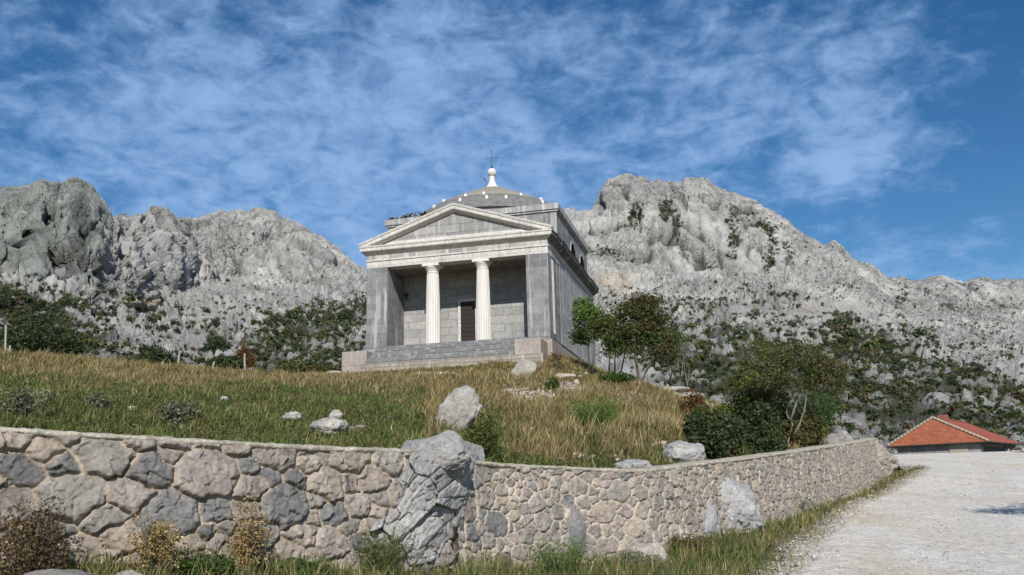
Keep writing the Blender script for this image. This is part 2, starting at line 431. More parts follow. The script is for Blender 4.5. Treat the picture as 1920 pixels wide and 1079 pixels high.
def build_ground():
    # lower ground: one sheet under everything
    g = lambda a, b, n, c, k: c + np.sinh(np.linspace(math.asinh((a - c) / k), math.asinh((b - c) / k), n)) * k
    xs = g(-140, 170, 420, 2.5, 7); ys = g(-25, 130, 420, 9.5, 6)
    X, Y = np.meshgrid(xs, ys, indexing='ij')
    Z = low_z(X, Y)
    ws = wall_side(X, Y)
    P = np.stack([X, Y, 0 * X], -1)
    Z = Z + .05 * fbm(P * 1.3, 4, 3) * smooth(-.1, -.6, -np.abs(ws) - .0) 
    Z = Z + .03 * fbm(P * 5, 3, 8)
    ri = road_in(X, Y) + .35 * fbm(P * 1.4, 4, 21)
    inroad = smooth(.0, .45, ri) * smooth(64, 62, Y)
    Z = Z - .10 * inroad - 2.5 * smooth(.5, 3.5, ws)
    n1 = fbm(P * .9, 4, 31); n2 = fbm(P * 6, 3, 33)
    green = np.array([.060, .075, .022]); soil = np.array([.22, .17, .12]); grav = np.array([.50, .46, .395])
    k = smooth(-.25, .25, n1 + .5 * n2)[..., None]
    c = green * (1 - k) + soil * .75 * k
    e = smooth(-.55, .1, ri + .25 * n2)[..., None]
    c = c * (1 - e) + grav * e
    o = mesh_np('ground', np.stack([X, Y, Z], -1).reshape(-1, 3), grid_faces(len(xs), len(ys)), M_SOIL, col=c.reshape(-1, 3), sm=True)
    tag(o, kind='structure')
    # gravel road
    ny, nt = 620, 150
    yy = np.concatenate([np.linspace(-9, 5, 40), np.exp(np.linspace(math.log(5.05), math.log(63), ny))])
    t = np.linspace(0, 1, nt)
    Yg, Tg = np.meshgrid(yy, t, indexing='ij')
    Xg = interp(yy, ROAD_L)[:, None] * (1 - Tg) + interp(yy, ROAD_R)[:, None] * Tg
    P = np.stack([Xg, Yg, 0 * Xg], -1)
    edge = np.minimum(Xg - interp(yy, ROAD_L)[:, None], interp(yy, ROAD_R)[:, None] - Xg)
    Zg = low_z(Xg, Yg) + .028 + .035 * fbm(P * .8, 3, 41) + .014 * fbm(P * 6, 3, 42)
    ruts = np.exp(-((Tg - .30) / .07) ** 2) + np.exp(-((Tg - .58) / .07) ** 2)
    Zg -= .02 * ruts
    Zg -= .09 * smooth(.25, 0, edge + .2 * fbm(P * 2, 3, 44))
    f1, f2, cid = worley(P * 11, 6)
    Zg += .012 * (.5 - f1) * smooth(30, 12, Yg)
    base = np.array([.61, .585, .535]); tan = np.array([.54, .46, .35])
    k = smooth(0, .5, fbm(P * np.array([.55, .22, 1]), 4, 46) + .15)[..., None]
    c = base * (1 - .65 * k) + tan * .65 * k
    c = c * (.86 + .28 * cid[..., None])
    o = mesh_np('road', np.stack([Xg, Yg, Zg], -1).reshape(-1, 3), grid_faces(len(yy), nt)[:, ::-1], M_ROAD, col=c.reshape(-1, 3), sm=True)
    tag(o, kind='structure')
    # hillside behind the wall
    ny, nx = 620, 620
    yv = np.exp(np.linspace(math.log(4.5), math.log(92), ny)); q = np.linspace(-.86, .62, nx)
    Y, Q = np.meshgrid(yv, q, indexing='ij'); X = Q * Y
    Z = hill_z(X, Y)
    ws = wall_side(X, Y)
    P = np.stack([X, Y, 0 * X], -1)
    Z = Z - .25 * smooth(.42, .12, ws)
    px, py = project(np.stack([X, Y, Z], -1))
    n1 = fbm(P * .5, 4, 51); n2 = fbm(P * 3.1, 4, 53)
    dry = np.array([.17, .125, .06]); grn = np.array([.045, .06, .018]); bare = np.array([.36, .30, .225])
    kd = dryness(X, Y, px, py)[..., None]
    c = grn * (1 - kd) + dry * kd
    kb = bare_mask(px, py, n2)[..., None]
    c = c * (1 - kb) + bare * kb
    F_ = grid_faces(ny, nx)
    keep = (ws.ravel()[F_] > .12).all(1)
    F_ = F_[keep][:, ::-1]
    o = mesh_np('hillside', np.stack([X, Y, Z], -1).reshape(-1, 3), F_, M_SOIL, col=c.reshape(-1, 3), sm=True)
    tag(o, kind='structure')

BARE = [(815, 703, 55, 7, .9), (1000, 745, 60, 16, .9), (960, 735, 40, 12, .7), (1060, 728, 60, 18, .7), (1090, 705, 60, 12, .5), (1180, 745, 70, 18, .55), (1290, 745, 60, 22, .6),
        (1240, 790, 70, 26, .5), (1160, 812, 80, 14, .45), (1230, 840, 60, 14, .5), (1120, 860, 160, 10, .45), (590, 740, 130, 8, .3), (1330, 755, 40, 12, .7), (640, 806, 60, 12, .5), (870, 790, 50, 14, .4)]
def bare_mask(px, py, n):
    m = 0
    for cx, cy, rx, ry, a in BARE:
        m = np.maximum(m, a * np.exp(-((px - cx) / rx) ** 2 - ((py - cy) / ry) ** 2))
    return smooth(.32, .62, m + .35 * n)

def dryness(X, Y, px, py):
    """0 = short green turf, 1 = tall straw; from where each grows in the meadow"""
    P = np.stack([X, Y, 0 * X], -1)
    n = fbm(P * .35, 4, 61) * 1.2 + .4 * fbm(P * 1.3, 3, 62)
    top = np.interp(px, [0, 400, 750, 900, 1050, 1400], [806, 830, 845, 868, 878, 862])
    rel = (top - py)                         # how far up the meadow
    k = np.where(px < 800, smooth(72, 140, rel + 60 * n), smooth(-20, 45, rel + 60 * n) * .9)
    k = k - .35 * np.exp(-((px - 560) / 200) ** 2 - ((py - 740) / 25) ** 2) - .7 * np.exp(-((px - 905) / 75) ** 2 - ((py - 815) / 45) ** 2)
    k = k - .35 * smooth(1080, 1350, px) * smooth(780, 700, py)
    return np.clip(k, 0, 1)

# ================================================================== STONE WALL
def stone_field(S, T, rows, w0, seed, smax, merge=.2):
    """irregular rubble: returns distance to joint, stone id, stone random numbers (n,4)"""
    # stones thrown in one by one, big ones first, each keeping its own room
    rg = np.random.default_rng(seed); lo, hi = rows; C_ = np.zeros((0, 3))
    for size, tries in ((hi, .9), (hi * .78, 2.2), (hi * .6, 4), (lo, 8), (lo * .7, 14), (lo * .48, 26)):
        n = int(tries * smax * 3.0 / (size * 1.0))
        for q in np.stack([rg.uniform(-.5, smax + .5, n), rg.uniform(-.05, 2.6, n)], 1):
            sz = size * rg.uniform(.85, 1.15)
            if len(C_):
                near = C_[np.abs(C_[:, 0] - q[0]) < hi * 2]
                if len(near) and (np.hypot((near[:, 0] - q[0]) * .74, near[:, 1] - q[1]) < (near[:, 2] + sz) * .46).any(): continue
            C_ = np.vstack([C_, [q[0], q[1], sz]])
    pts = C_
    pts = np.array(pts)
    ws = np.stack([S, T, 0 * S], -1)
    Sx = S + w0 * .20 * fbm(ws / w0 * 1.7, 3, seed) + .022 * fbm(ws * 13, 3, seed + 1)
    Tx = T + w0 * .20 * fbm(ws / w0 * 1.7 + 9.1, 3, seed + 2) + .022 * fbm(ws * 13 + 5, 3, seed + 3)
    Sf, Tf = Sx.ravel(), Tx.ravel(); an = .72
    order = np.argsort(pts[:, 0]); pts = pts[order]
    d1 = np.full(len(Sf), 1e9); d2 = d1.copy(); i1 = np.zeros(len(Sf), int); i2 = i1.copy()
    blk = 6000; idx = np.argsort(Sf, kind='stable')
    for a in range(0, len(Sf), blk):
        ii = idx[a:a + blk]; lo = Sf[ii[0]] - 3.2 * w0; hi = Sf[ii[-1]] + 3.2 * w0
        sel = np.where((pts[:, 0] > lo) & (pts[:, 0] < hi))[0]
        if len(sel) < 2: sel = np.arange(len(pts))
        D = ((Sf[ii, None] - pts[None, sel, 0]) * an) ** 2 + (Tf[ii, None] - pts[None, sel, 1]) ** 2 - .20 * pts[None, sel, 2] ** 2
        o = np.argpartition(D, 1, axis=1)[:, :2]; r = np.arange(len(ii))
        A, B = D[r, o[:, 0]], D[r, o[:, 1]]; sw = A > B
        d1[ii] = np.where(sw, B, A); d2[ii] = np.where(sw, A, B)
        i1[ii] = sel[np.where(sw, o[:, 1], o[:, 0])]; i2[ii] = sel[np.where(sw, o[:, 0], o[:, 1])]
    sep = np.hypot((pts[i1, 0] - pts[i2, 0]) * an, pts[i1, 1] - pts[i2, 1]) + 1e-6
    ed = (d2 - d1) / (2 * sep)
    R = np.random.default_rng(seed).random((len(pts), 6))
    return ed.reshape(S.shape), i1.reshape(S.shape), R[i1].reshape(S.shape + (6,)), (S - pts[i1, 0].reshape(S.shape)), (T - pts[i1, 1].reshape(S.shape))

def build_wall(name, ctrl, label, rows, w0, seed, bluish, mort, zfoot=.35):
    P, s = resample(ctrl, 4000)
    d = P[:, 1]
    step = np.maximum(.011, d * .00115); cum = np.concatenate([[0], np.cumsum((s[1:] - s[:-1]) / step[1:])])
    n = int(cum[-1]); k = np.interp(np.arange(n), cum, np.arange(len(s)))
    P = np.stack([np.interp(k, np.arange(len(s)), P[:, j]) for j in range(3)], 1); s = np.interp(k, np.arange(len(s)), s)
    tg = np.gradient(P[:, :2], axis=0); tg /= np.linalg.norm(tg, axis=1)[:, None]
    out = np.stack([tg[:, 1], -tg[:, 0]], 1)                   # away from the hill
    top = P[:, 2] + .02 * fbm(np.stack([s * 1.1, 0 * s, 0 * s], 1), 3, seed)
    bot = low_z(P[:, 0] + out[:, 0] * .1, P[:, 1] + out[:, 1] * .1) - zfoot
    H = top - bot; nh = 150
    hh = np.linspace(0, 1, nh)
    S = np.repeat(s[:, None], nh, 1); T = H[:, None] * hh[None]
    ed, sid, R, ds, dt = stone_field(S, T, rows, w0, seed, s[-1] + 1, .22)
    jw = .003 + .007 * R[..., 4] * (w0 / .42) + .009 * fbm(np.stack([S, T, 0 * S], -1) * 5, 3, seed + 9)
    e = np.clip(ed - jw, 0, None)
    dome = 1 - np.exp(-e / .012)
    Q = np.stack([S, T, R[..., 0] * 31], -1)
    Qj = Q + .05 * np.stack([fbm(Q * 5, 2, 401), fbm(Q * 5, 2, 402), 0 * S], -1)
    fe, fi, ft = shards(Qj * np.array([1, 1, .3]) / (w0 * .42), seed + 70); ge_, gi_, gt_ = shards(Qj * np.array([1, 1, .3]) / .055 + 3, seed + 71)
    rough = .018 * (fi - .5) + .026 * ft - .008 * np.exp(-fe / .05) + .011 * (gi_ - .5) + .014 * gt_ + .012 * fbm(Q * 16, 4, seed + 4)
    tilt = ds * (R[..., 1] - .5) * .26 + dt * (.25 + .5 * R[..., 2]) * .30
    hgt = dome * (.022 + .038 * R[..., 3] * (w0 / .5) ** .5 + rough + tilt)
    Qm = np.stack([S, T, 0 * S], -1)
    mortar = .016 * fbm(Qm * 9, 4, seed + 6) + .010 * fbm(Qm * 3, 2, seed + 7)
    full = smooth(-.05, .45, fbm(Qm * 2.6, 4, seed + 8))          # places where the mortar is smeared flush
    hgt = np.maximum(hgt, mortar + (.040 * full - .014) * smooth(.0, .05, jw * 3.2 - ed) - .004)
    # deep open joints under some stones
    gap = smooth(.40, .60, fbm(Qm * 2.6, 2, seed + 12) + .5) * smooth(jw * .9 + .004, 0, ed) * (dt > 0)
    hgt -= .045 * gap
    hgt *= smooth(0, .03, T) * (1 if w0 > .3 else .66)
    hgt += .06 * fbm(Qm * .6, 2, seed + 10)
    batter = .09 * T
    V = np.empty(S.shape + (3,))
    off = hgt + batter
    V[..., 0] = P[:, 0:1] + out[:, 0:1] * off; V[..., 1] = P[:, 1:2] + out[:, 1:2] * off; V[..., 2] = top[:, None] - T
    # colour of each stone
    pink = np.array([.285, .25, .225]); tan = np.array([.33, .285, .235]); grey = np.array([.265, .245, .22]); blue = np.array([.165, .163, .158])
    r = R[..., 5:6]; c = np.where(r < .34, pink, np.where(r < .6, grey, tan))
    kb = bluish(s)[:, None, None]
    c = np.where(R[..., 2:3] < kb, blue * (.85 + .5 * R[..., 1:2]), c)
    c = c * (.86 + .28 * R[..., 3:4]) * (1 + .22 * (fi[..., None] - .5) + .16 * (gi_[..., None] - .5))
    vein = smooth(.25, .6, fbm(Q * 3.4, 4, seed + 20))[..., None]
    c = c * (1 - .35 * vein) + np.array([.50, .43, .36]) * .35 * vein
    lich = smooth(.35, .6, fbm(Q * 11, 3, seed + 22))[..., None]
    c = c * (1 - .4 * lich) + np.array([.62, .58, .53]) * .4 * lich
    mc = np.array(mort) * (.82 + .5 * smooth(-.5, .5, fbm(Qm * 4, 3, seed + 23)))[..., None]
    km = smooth(.010, .0, ed - jw)[..., None]
    c = c * (1 - km) + mc * km
    smear = (smooth(.05, .40, fbm(Qm * 2.6, 5, seed + 24)) * smooth(.075, .015, ed + .02 * fbm(Qm * 16, 3, seed + 25)))[..., None]
    c = c * (1 - .75 * smear) + mc * .75 * smear
    low = smooth(.72, 1.0, hh)[None, :, None]
    c = c * (1 - .35 * low) + np.array([.36, .27, .19]) * .35 * low
    # close the body: back face
    B = np.empty((n, 3, 3)); th = .48
    for j, (w, z) in enumerate(((0, -.03), (th, -.03), (th, -.9))):
        B[:, j, 0] = P[:, 0] - out[:, 0] * w; B[:, j, 1] = P[:, 1] - out[:, 1] * w; B[:, j, 2] = top + z
    B[:, 2, 2] = bot
    verts = np.concatenate([V.reshape(-1, 3), B.reshape(-1, 3)])
    cols = np.concatenate([c.reshape(-1, 3), np.tile(np.array(mort), (n * 3, 1))])
    off0 = n * nh
    endA = np.array([[j, off0, off0 + 1, j] for j in range(0)]).reshape(0, 4)
    # end caps as fans between front column and the back
    caps = []
    for row in (0, n - 1):
        f = row * nh; b = off0 + row * 3
        for j in range(nh - 1):
            caps.append((f + j, f + j + 1, b + 1 if j < nh // 2 else b + 2))
        caps.append((f + nh // 2, b + 2, b + 1))
    o = mesh_np(name, verts, [grid_faces(n, nh)[:, ::-1], grid_faces(n, 3, off0), np.array(caps)], M_WALL, col=cols)
    tag(o, label, 'wall')
    # rough mortar coping
    prof = [(-.02, -.035), (.010, -.030), (.028, -.012), (.026, .006), (.0, .016), (-.06, .026), (-.16, .03), (-.27, .028), (-.38, .024), (-.47, .01), (-.5, -.05), (-.5, -.25)]
    m = len(prof); C_ = np.empty((n, m, 3))
    sub = np.arange(n)
    for j, (w, z) in enumerate(prof):
        q = np.stack([s * 3.5, np.full(n, j * .6), 0 * s], 1)
        nn = .045 * fbm(q, 4, seed + 30); n2 = .026 * fbm(q * 4.1, 4, seed + 31)
        gap_ = smooth(.2, .5, fbm(np.stack([s * 1.3, 0 * s, 0 * s], 1), 3, seed + 33))
        ww = w + nn + n2 - (.03 * gap_ if 0 < w else 0)
        C_[:, j, 0] = P[:, 0] + out[:, 0] * ww; C_[:, j, 1] = P[:, 1] + out[:, 1] * ww; C_[:, j, 2] = top + z + n2 * .8
    cq = C_.reshape(-1, 3)
    base = np.array([.44, .40, .33]); lk = smooth(-.3, .3, fbm(cq * 2.3, 4, seed + 34))[:, None]
    cc = base * (1 - lk * .5) + np.array([.33, .335, .24]) * lk * .5
    cc = cc * (.8 + .4 * smooth(-.4, .4, fbm(cq * 12, 3, 3)))[:, None]
    mesh_np('coping', cq, grid_faces(n, m), M_WALL, o, cc)
    return o

def rock(name, loc, size, seed, label=None, cat='boulder', group=None, rz=0, tiltx=0, tilty=0, sub=5, facets=14, crack=.0, rough=.10, base=(.33, .315, .29), alt=(.44, .425, .40), parent=None, sharp=.9, strat=0):
    bm = bmesh.new(); bmesh.ops.create_icosphere(bm, subdivisions=sub, radius=1.0)
    V = np.array([v.co[:] for v in bm.verts]); Fc = np.array([[v.index for v in f.verts] for f in bm.faces]); bm.free()
    rg = np.random.default_rng(seed)
    N = rg.normal(size=(facets, 3)); N /= np.linalg.norm(N, axis=1)[:, None]; D = rg.uniform(.62, .98, facets)
    dots = np.clip(V @ N.T, 1e-3, None); r = (D[None] / dots)
    r = np.minimum(r, 1.15); pw = 14 * sharp
    rr = (np.sum(r ** -pw, 1) + 1.0) ** (-1 / pw)
    V2 = V * rr[:, None]
    V2 = V2 * (1 + rough * 1.3 * fbm(V * 1.7 + seed, 4, seed) + rough * .6 * ridged(V * 4 + seed, 3, seed + 1) + rough * .22 * fbm(V * 13, 3, seed + 2))[:, None]
    fe, fi, ft = shards((V2 + .12 * np.stack([fbm(V * 3, 2, seed + 61), fbm(V * 3, 2, seed + 62), fbm(V * 3, 2, seed + 63)], -1)) * 1.9 + seed, seed + 60); he, hi_, ht = shards(V2 * 5.1 + seed, seed + 64)
    V2 = V2 * (1 + .10 * (fi - .5) + .11 * ft - .03 * np.exp(-fe / .05) + .035 * (hi_ - .5) + .04 * ht)[:, None]
    if crack:
        q = V2 * np.array([1.7, 1.7, 1.0]) + .35 * np.stack([fbm(V * 2, 3, seed + 5), fbm(V * 2, 3, seed + 6), fbm(V * 2, 3, seed + 7)], -1)
        f1, f2, cid = worley(q + seed, seed); e = f2 - f1
        V2 = V2 * (1 - crack * np.exp(-e / .045) + crack * 1.1 * (cid - .5))[:, None]
        f1b, f2b, _ = worley(q * 2.3 + seed, seed + 3); V2 = V2 * (1 - crack * .35 * np.exp(-(f2b - f1b) / .05))[:, None]
    V2 = V2 * np.array(size)
    M = (Matrix.Rotation(rz, 3, 'Z') @ Matrix.Rotation(tilty, 3, 'Y') @ Matrix.Rotation(tiltx, 3, 'X'))
    V2 = V2 @ np.array(M).T
    sc = 1.0 / max(size)
    k = smooth(-.2, .35, fbm(V2 * 1.6 * max(1, sc * .6) + seed, 4, seed + 9))[:, None]
    c = .88 * (np.array(base) * (1 - k) + np.array(alt) * k)
    sp = smooth(.25, .5, fbm(V2 * 9 + seed, 3, seed + 11))[:, None]
    c = c * (1 - .35 * sp) + np.array([.55, .54, .51]) * .35 * sp
    dk = smooth(.25, .55, fbm(V2 * 5 + seed + 4, 4, seed + 12))[:, None]
    c = c * (1 - .4 * dk)
    o = mesh_np(name, V2, Fc, M_ROCK, parent, c, sm=sub >= 5)
    o.location = loc
    if label: tag(o, label, cat, group)
    return o

def cracked_outcrop():
    """the slanting fissured outcrop that runs from the wall top down to the ground"""
    poly = np.array([(768, 842), (800, 836), (845, 838), (893, 850), (894, 880), (884, 925), (874, 965), (858, 1010), (832, 1045), (800, 1072), (752, 1072), (738, 1050), (700, 1030), (672, 1012), (700, 975), (742, 945), (752, 925), (742, 905), (752, 880)], float)
    na, nb = 230, 240
    A, B = np.meshgrid(np.linspace(640, 925, na), np.linspace(822, 1110, nb), indexing='ij')
    inside = np.zeros(A.shape, bool); dist = np.full(A.shape, 1e9)
    for (x0, y0), (x1, y1) in zip(poly, np.roll(poly, -1, 0)):
        t = np.clip(((A - x0) * (x1 - x0) + (B - y0) * (y1 - y0)) / ((x1 - x0) ** 2 + (y1 - y0) ** 2), 0, 1)
        dist = np.minimum(dist, np.hypot(A - x0 - t * (x1 - x0), B - y0 - t * (y1 - y0)))
        with np.errstate(divide='ignore', invalid='ignore'):
            inside ^= ((y0 > B) != (y1 > B)) & (A < (x1 - x0) * (B - y0) / (y1 - y0) + x0)
    sd = np.where(inside, dist, -dist) / 174.
    u = (A - 800) / 174.; v = (B - 950) / 174.
    an = math.radians(52); al = -u * math.sin(math.radians(38)) + v * math.cos(math.radians(38)); pe = u * math.cos(math.radians(38)) + v * math.sin(math.radians(38))
    Pq = np.stack([al * 1.7, pe * 2.9, 0 * u], -1); Pq = Pq + .30 * np.stack([fbm(Pq * .8, 3, 501), fbm(Pq * .8, 3, 502), 0 * u], -1)
    e, i, t = shards(Pq + 3.3, 503); e2, i2, t2 = shards(Pq * 2.2 + 8.1, 504); e3, i3, t3 = shards(Pq * 5 + 1.1, 505)
    sd = sd + .03 * fbm(Pq * 2, 3, 506) + .02 * (i2 - .5)
    h = -.33 + .48 * smooth(-.05, .06, sd) + .09 * np.clip(v + .6, 0, 1.3) + .10 * smooth(0, .3, sd) + .10 * (i - .5) + .13 * t - .07 * np.exp(-e / .022) + .035 * (i2 - .5) + .04 * t2 - .03 * np.exp(-e2 / .05) * (i > .4) + .022 * (i3 - .5) + .028 * t3 + .020 * fbm(Pq * 7, 4, 507)
    h = h - .25 * v * v * .35 - .12 * smooth(-.3, -.75, v)
    lx, ly, lz = [np.interp(A, [-420] + [w[0] for w in WL] + [w[0] for w in WR], np.concatenate([[5.6], WLp[:, 1], WRp[:, 1]]))] * 3
    D = lx - h + .03
    P = at(A, B, D); Bk = at(A, B, lx + .45)
    k = smooth(-.25, .3, fbm(Pq * 1.2, 4, 508))[..., None]
    c = np.array([.30, .30, .295]) * (1 - k) + np.array([.41, .40, .38]) * k
    c = c * (.85 + .3 * i[..., None]) * (.9 + .2 * i2[..., None])
    w = smooth(.28, .5, fbm(Pq * 2.3 + 5, 4, 509))[..., None]; c = c * (1 - .5 * w) + np.array([.44, .43, .41]) * .5 * w
    f1 = grid_faces(na, nb); f2 = grid_faces(na, nb, na * nb)[:, ::-1]
    rim = []
    idx = lambda i_, j_: i_ * nb + j_
    ring = [idx(i_, 0) for i_ in range(na)] + [idx(na - 1, j_) for j_ in range(1, nb)] + [idx(i_, nb - 1) for i_ in range(na - 2, -1, -1)] + [idx(0, j_) for j_ in range(nb - 2, 0, -1)]
    for q in range(len(ring)):
        a_, b_ = ring[q], ring[(q + 1) % len(ring)]; rim.append((a_, b_, b_ + na * nb, a_ + na * nb))
    # drop everything well outside the outline so nothing stands beside the wall
    keep = (sd.ravel()[f1] > -.10).all(1)
    o = mesh_np('cracked_outcrop', np.concatenate([P.reshape(-1, 3), Bk.reshape(-1, 3)]), [f1[keep], f2[keep]], M_ROCK, col=np.concatenate([c.reshape(-1, 3)] * 2))
    tag(o, 'great slanting cracked grey outcrop dividing the wall from its top to the ground', 'outcrop')

RIDGE = [(-250, 372), (-100, 365), (-20, 360), (0, 358), (20, 352), (38, 346), (45, 344), (60, 351), (85, 350), (100, 343), (125, 345), (135, 350), (150, 360), (163, 372), (175, 388), (188, 402), (192, 410), (197, 405), (208, 403),
         (217, 405), (222, 412), (232, 407), (248, 400), (262, 397), (280, 400), (293, 403), (305, 411), (315, 422), (322, 424), (333, 418), (345, 420), (365, 415), (385, 410), (400, 402), (415, 404), (430, 400),
         (450, 399), (470, 396), (490, 399), (505, 404), (515, 412), (530, 420), (545, 427), (560, 437), (580, 450), (600, 460), (620, 475), (640, 490), (665, 503), (690, 520), (760, 540), (900, 500), (1000, 440),
         (1045, 410), (1062, 399), (1078, 393), (1086, 391), (1094, 402), (1104, 400), (1118, 403), (1126, 396), (1140, 371), (1150, 350), (1160, 342), (1178, 336), (1195, 330), (1213, 333), (1232, 338), (1243, 346),
         (1258, 341), (1272, 343), (1285, 349), (1300, 352), (1309, 351), (1313, 341), (1330, 340), (1342, 336), (1354, 339), (1362, 352), (1376, 356), (1390, 366), (1405, 369), (1420, 378), (1450, 385), (1475, 396),
         (1500, 412), (1520, 434), (1550, 454), (1575, 466), (1581, 458), (1592, 456), (1602, 466), (1625, 493), (1650, 503), (1668, 514), (1683, 530), (1695, 528), (1712, 526), (1732, 534), (1752, 534), (1766, 529),
         (1790, 523), (1806, 528), (1830, 537), (1842, 531), (1856, 526), (1878, 526), (1892, 533), (1905, 529), (1935, 528), (2050, 520), (2200, 505)]
K_R = dict(  # px x : value
    ridge_r=[(-250, 325), (150, 325), (188, 335), (225, 360), (310, 395), (350, 425), (500, 450), (690, 460), (900, 480), (1060, 470), (1150, 470), (1450, 500), (1600, 500), (1690, 520), (2200, 560)],
    cf_y=[(-250, 530), (0, 520), (100, 535), (150, 545), (190, 580), (290, 585), (345, 540), (400, 520), (500, 520), (600, 535), (690, 555), (900, 560), (1060, 500), (1100, 478), (1140, 480), (1240, 500), (1300, 505), (1440, 510), (1500, 500),
          (1560, 508), (1640, 520), (1690, 570), (1750, 590), (2200, 600)],
    cf_r=[(-250, 255), (150, 255), (190, 268), (260, 285), (345, 345), (430, 375), (690, 390), (1060, 400), (1500, 415), (1690, 430), (2200, 470)],
    mid_y=[(-250, 610), (0, 620), (200, 630), (450, 640), (700, 645), (1000, 640), (1200, 610), (1500, 600), (1700, 650), (1920, 690), (2200, 710)],
    mid_r=[(-250, 140), (200, 150), (450, 190), (700, 220), (1000, 240), (1300, 270), (1600, 250), (1920, 230), (2200, 220)],
    foot_y=[(-250, 715), (300, 728), (700, 745), (1000, 780), (1200, 800), (1500, 838), (1600, 852), (1700, 850), (1920, 842), (2200, 840)],
    foot_r=[(-250, 78), (700, 88), (1000, 90), (1500, 85), (1700, 92), (1920, 88), (2200, 88)])

VEG = [  # cx, cy, rx, ry, tilt(deg), weight : where scrub covers the slopes
    (60, 640, 190, 70, 12, 1.0), (30, 575, 110, 45, 22, 1.0), (190, 690, 180, 35, 5, .9), (240, 580, 110, 30, 20, .45), (420, 660, 70, 60, 0, .5), (330, 600, 35, 30, 0, .5), (560, 655, 130, 50, 0, 1.0), (600, 595, 120, 32, -8, .9), (130, 560, 90, 26, 18, .6),
    (480, 600, 90, 22, 10, .35), (520, 690, 180, 24, 0, .9), (680, 575, 40, 25, -30, .8), (395, 385, 4, 3, 0, .1), (340, 455, 34, 9, -30, .25), (440, 480, 16, 26, 30, .18), (470, 415, 26, 7, 0, .2),
    (1190, 405, 14, 32, 25, .85), (1250, 393, 16, 24, -10, 1), (1268, 425, 7, 34, 0, .9), (1218, 352, 8, 14, 0, .4), (1265, 362, 14, 8, 30, .4), (1375, 408, 17, 22, 0, 1), (1378, 445, 15, 24, 0, 1), (1372, 475, 12, 14, 0, .8),
    (1430, 415, 34, 16, 35, .7), (1452, 445, 12, 30, 0, .7), (1440, 490, 14, 24, 10, .9), (1482, 480, 9, 26, -20, .7), (1515, 470, 7, 20, 0, .4), (1150, 478, 50, 14, 15, .6), (1335, 495, 14, 12, 0, .5), (1310, 425, 8, 10, 0, .4),
    (1290, 572, 110, 16, 0, .55), (1480, 560, 120, 16, 10, .35), (1250, 650, 100, 50, 10, .9), (1380, 640, 80, 34, 0, .85), (1430, 605, 110, 24, 0, .5), (1560, 640, 70, 30, 30, .7), (1140, 620, 60, 40, 0, .5), (1330, 700, 130, 60, 15, .95), (1460, 690, 70, 70, 0, .8), (1560, 710, 80, 90, 0, .95),
    (1620, 640, 100, 34, 35, 1.0), (1720, 690, 130, 30, 24, 1.0), (1850, 720, 110, 28, 22, .95), (1660, 760, 120, 45, 20, 1.0), (1800, 800, 130, 40, 15, .9), (1760, 740, 120, 26, 20, .8), (1500, 620, 60, 20, 30, .5),
    (1600, 800, 100, 50, 0, .8), (1690, 560, 9, 40, 20, .5), (1800, 620, 90, 30, 15, .16), (1900, 640, 60, 40, 15, .2), (1720, 640, 70, 24, 25, .6), (1860, 770, 110, 40, 15, .8), (1870, 527, 26, 6, 0, .3), (1500, 545, 200, 30, 0, .07), (1250, 545, 120, 30, 0, .10)]
def veg_density(px, py):
    m = np.zeros_like(px)
    for cx, cy, rx, ry, a, w in VEG:
        c, s = math.cos(math.radians(a)), math.sin(math.radians(a)); dx = px - cx; dy = py - cy
        u = (dx * c + dy * s) / rx; v = (-dx * s + dy * c) / ry
        m = np.maximum(m, w * smooth(1.35, .55, np.sqrt(u * u + v * v)))
    return m

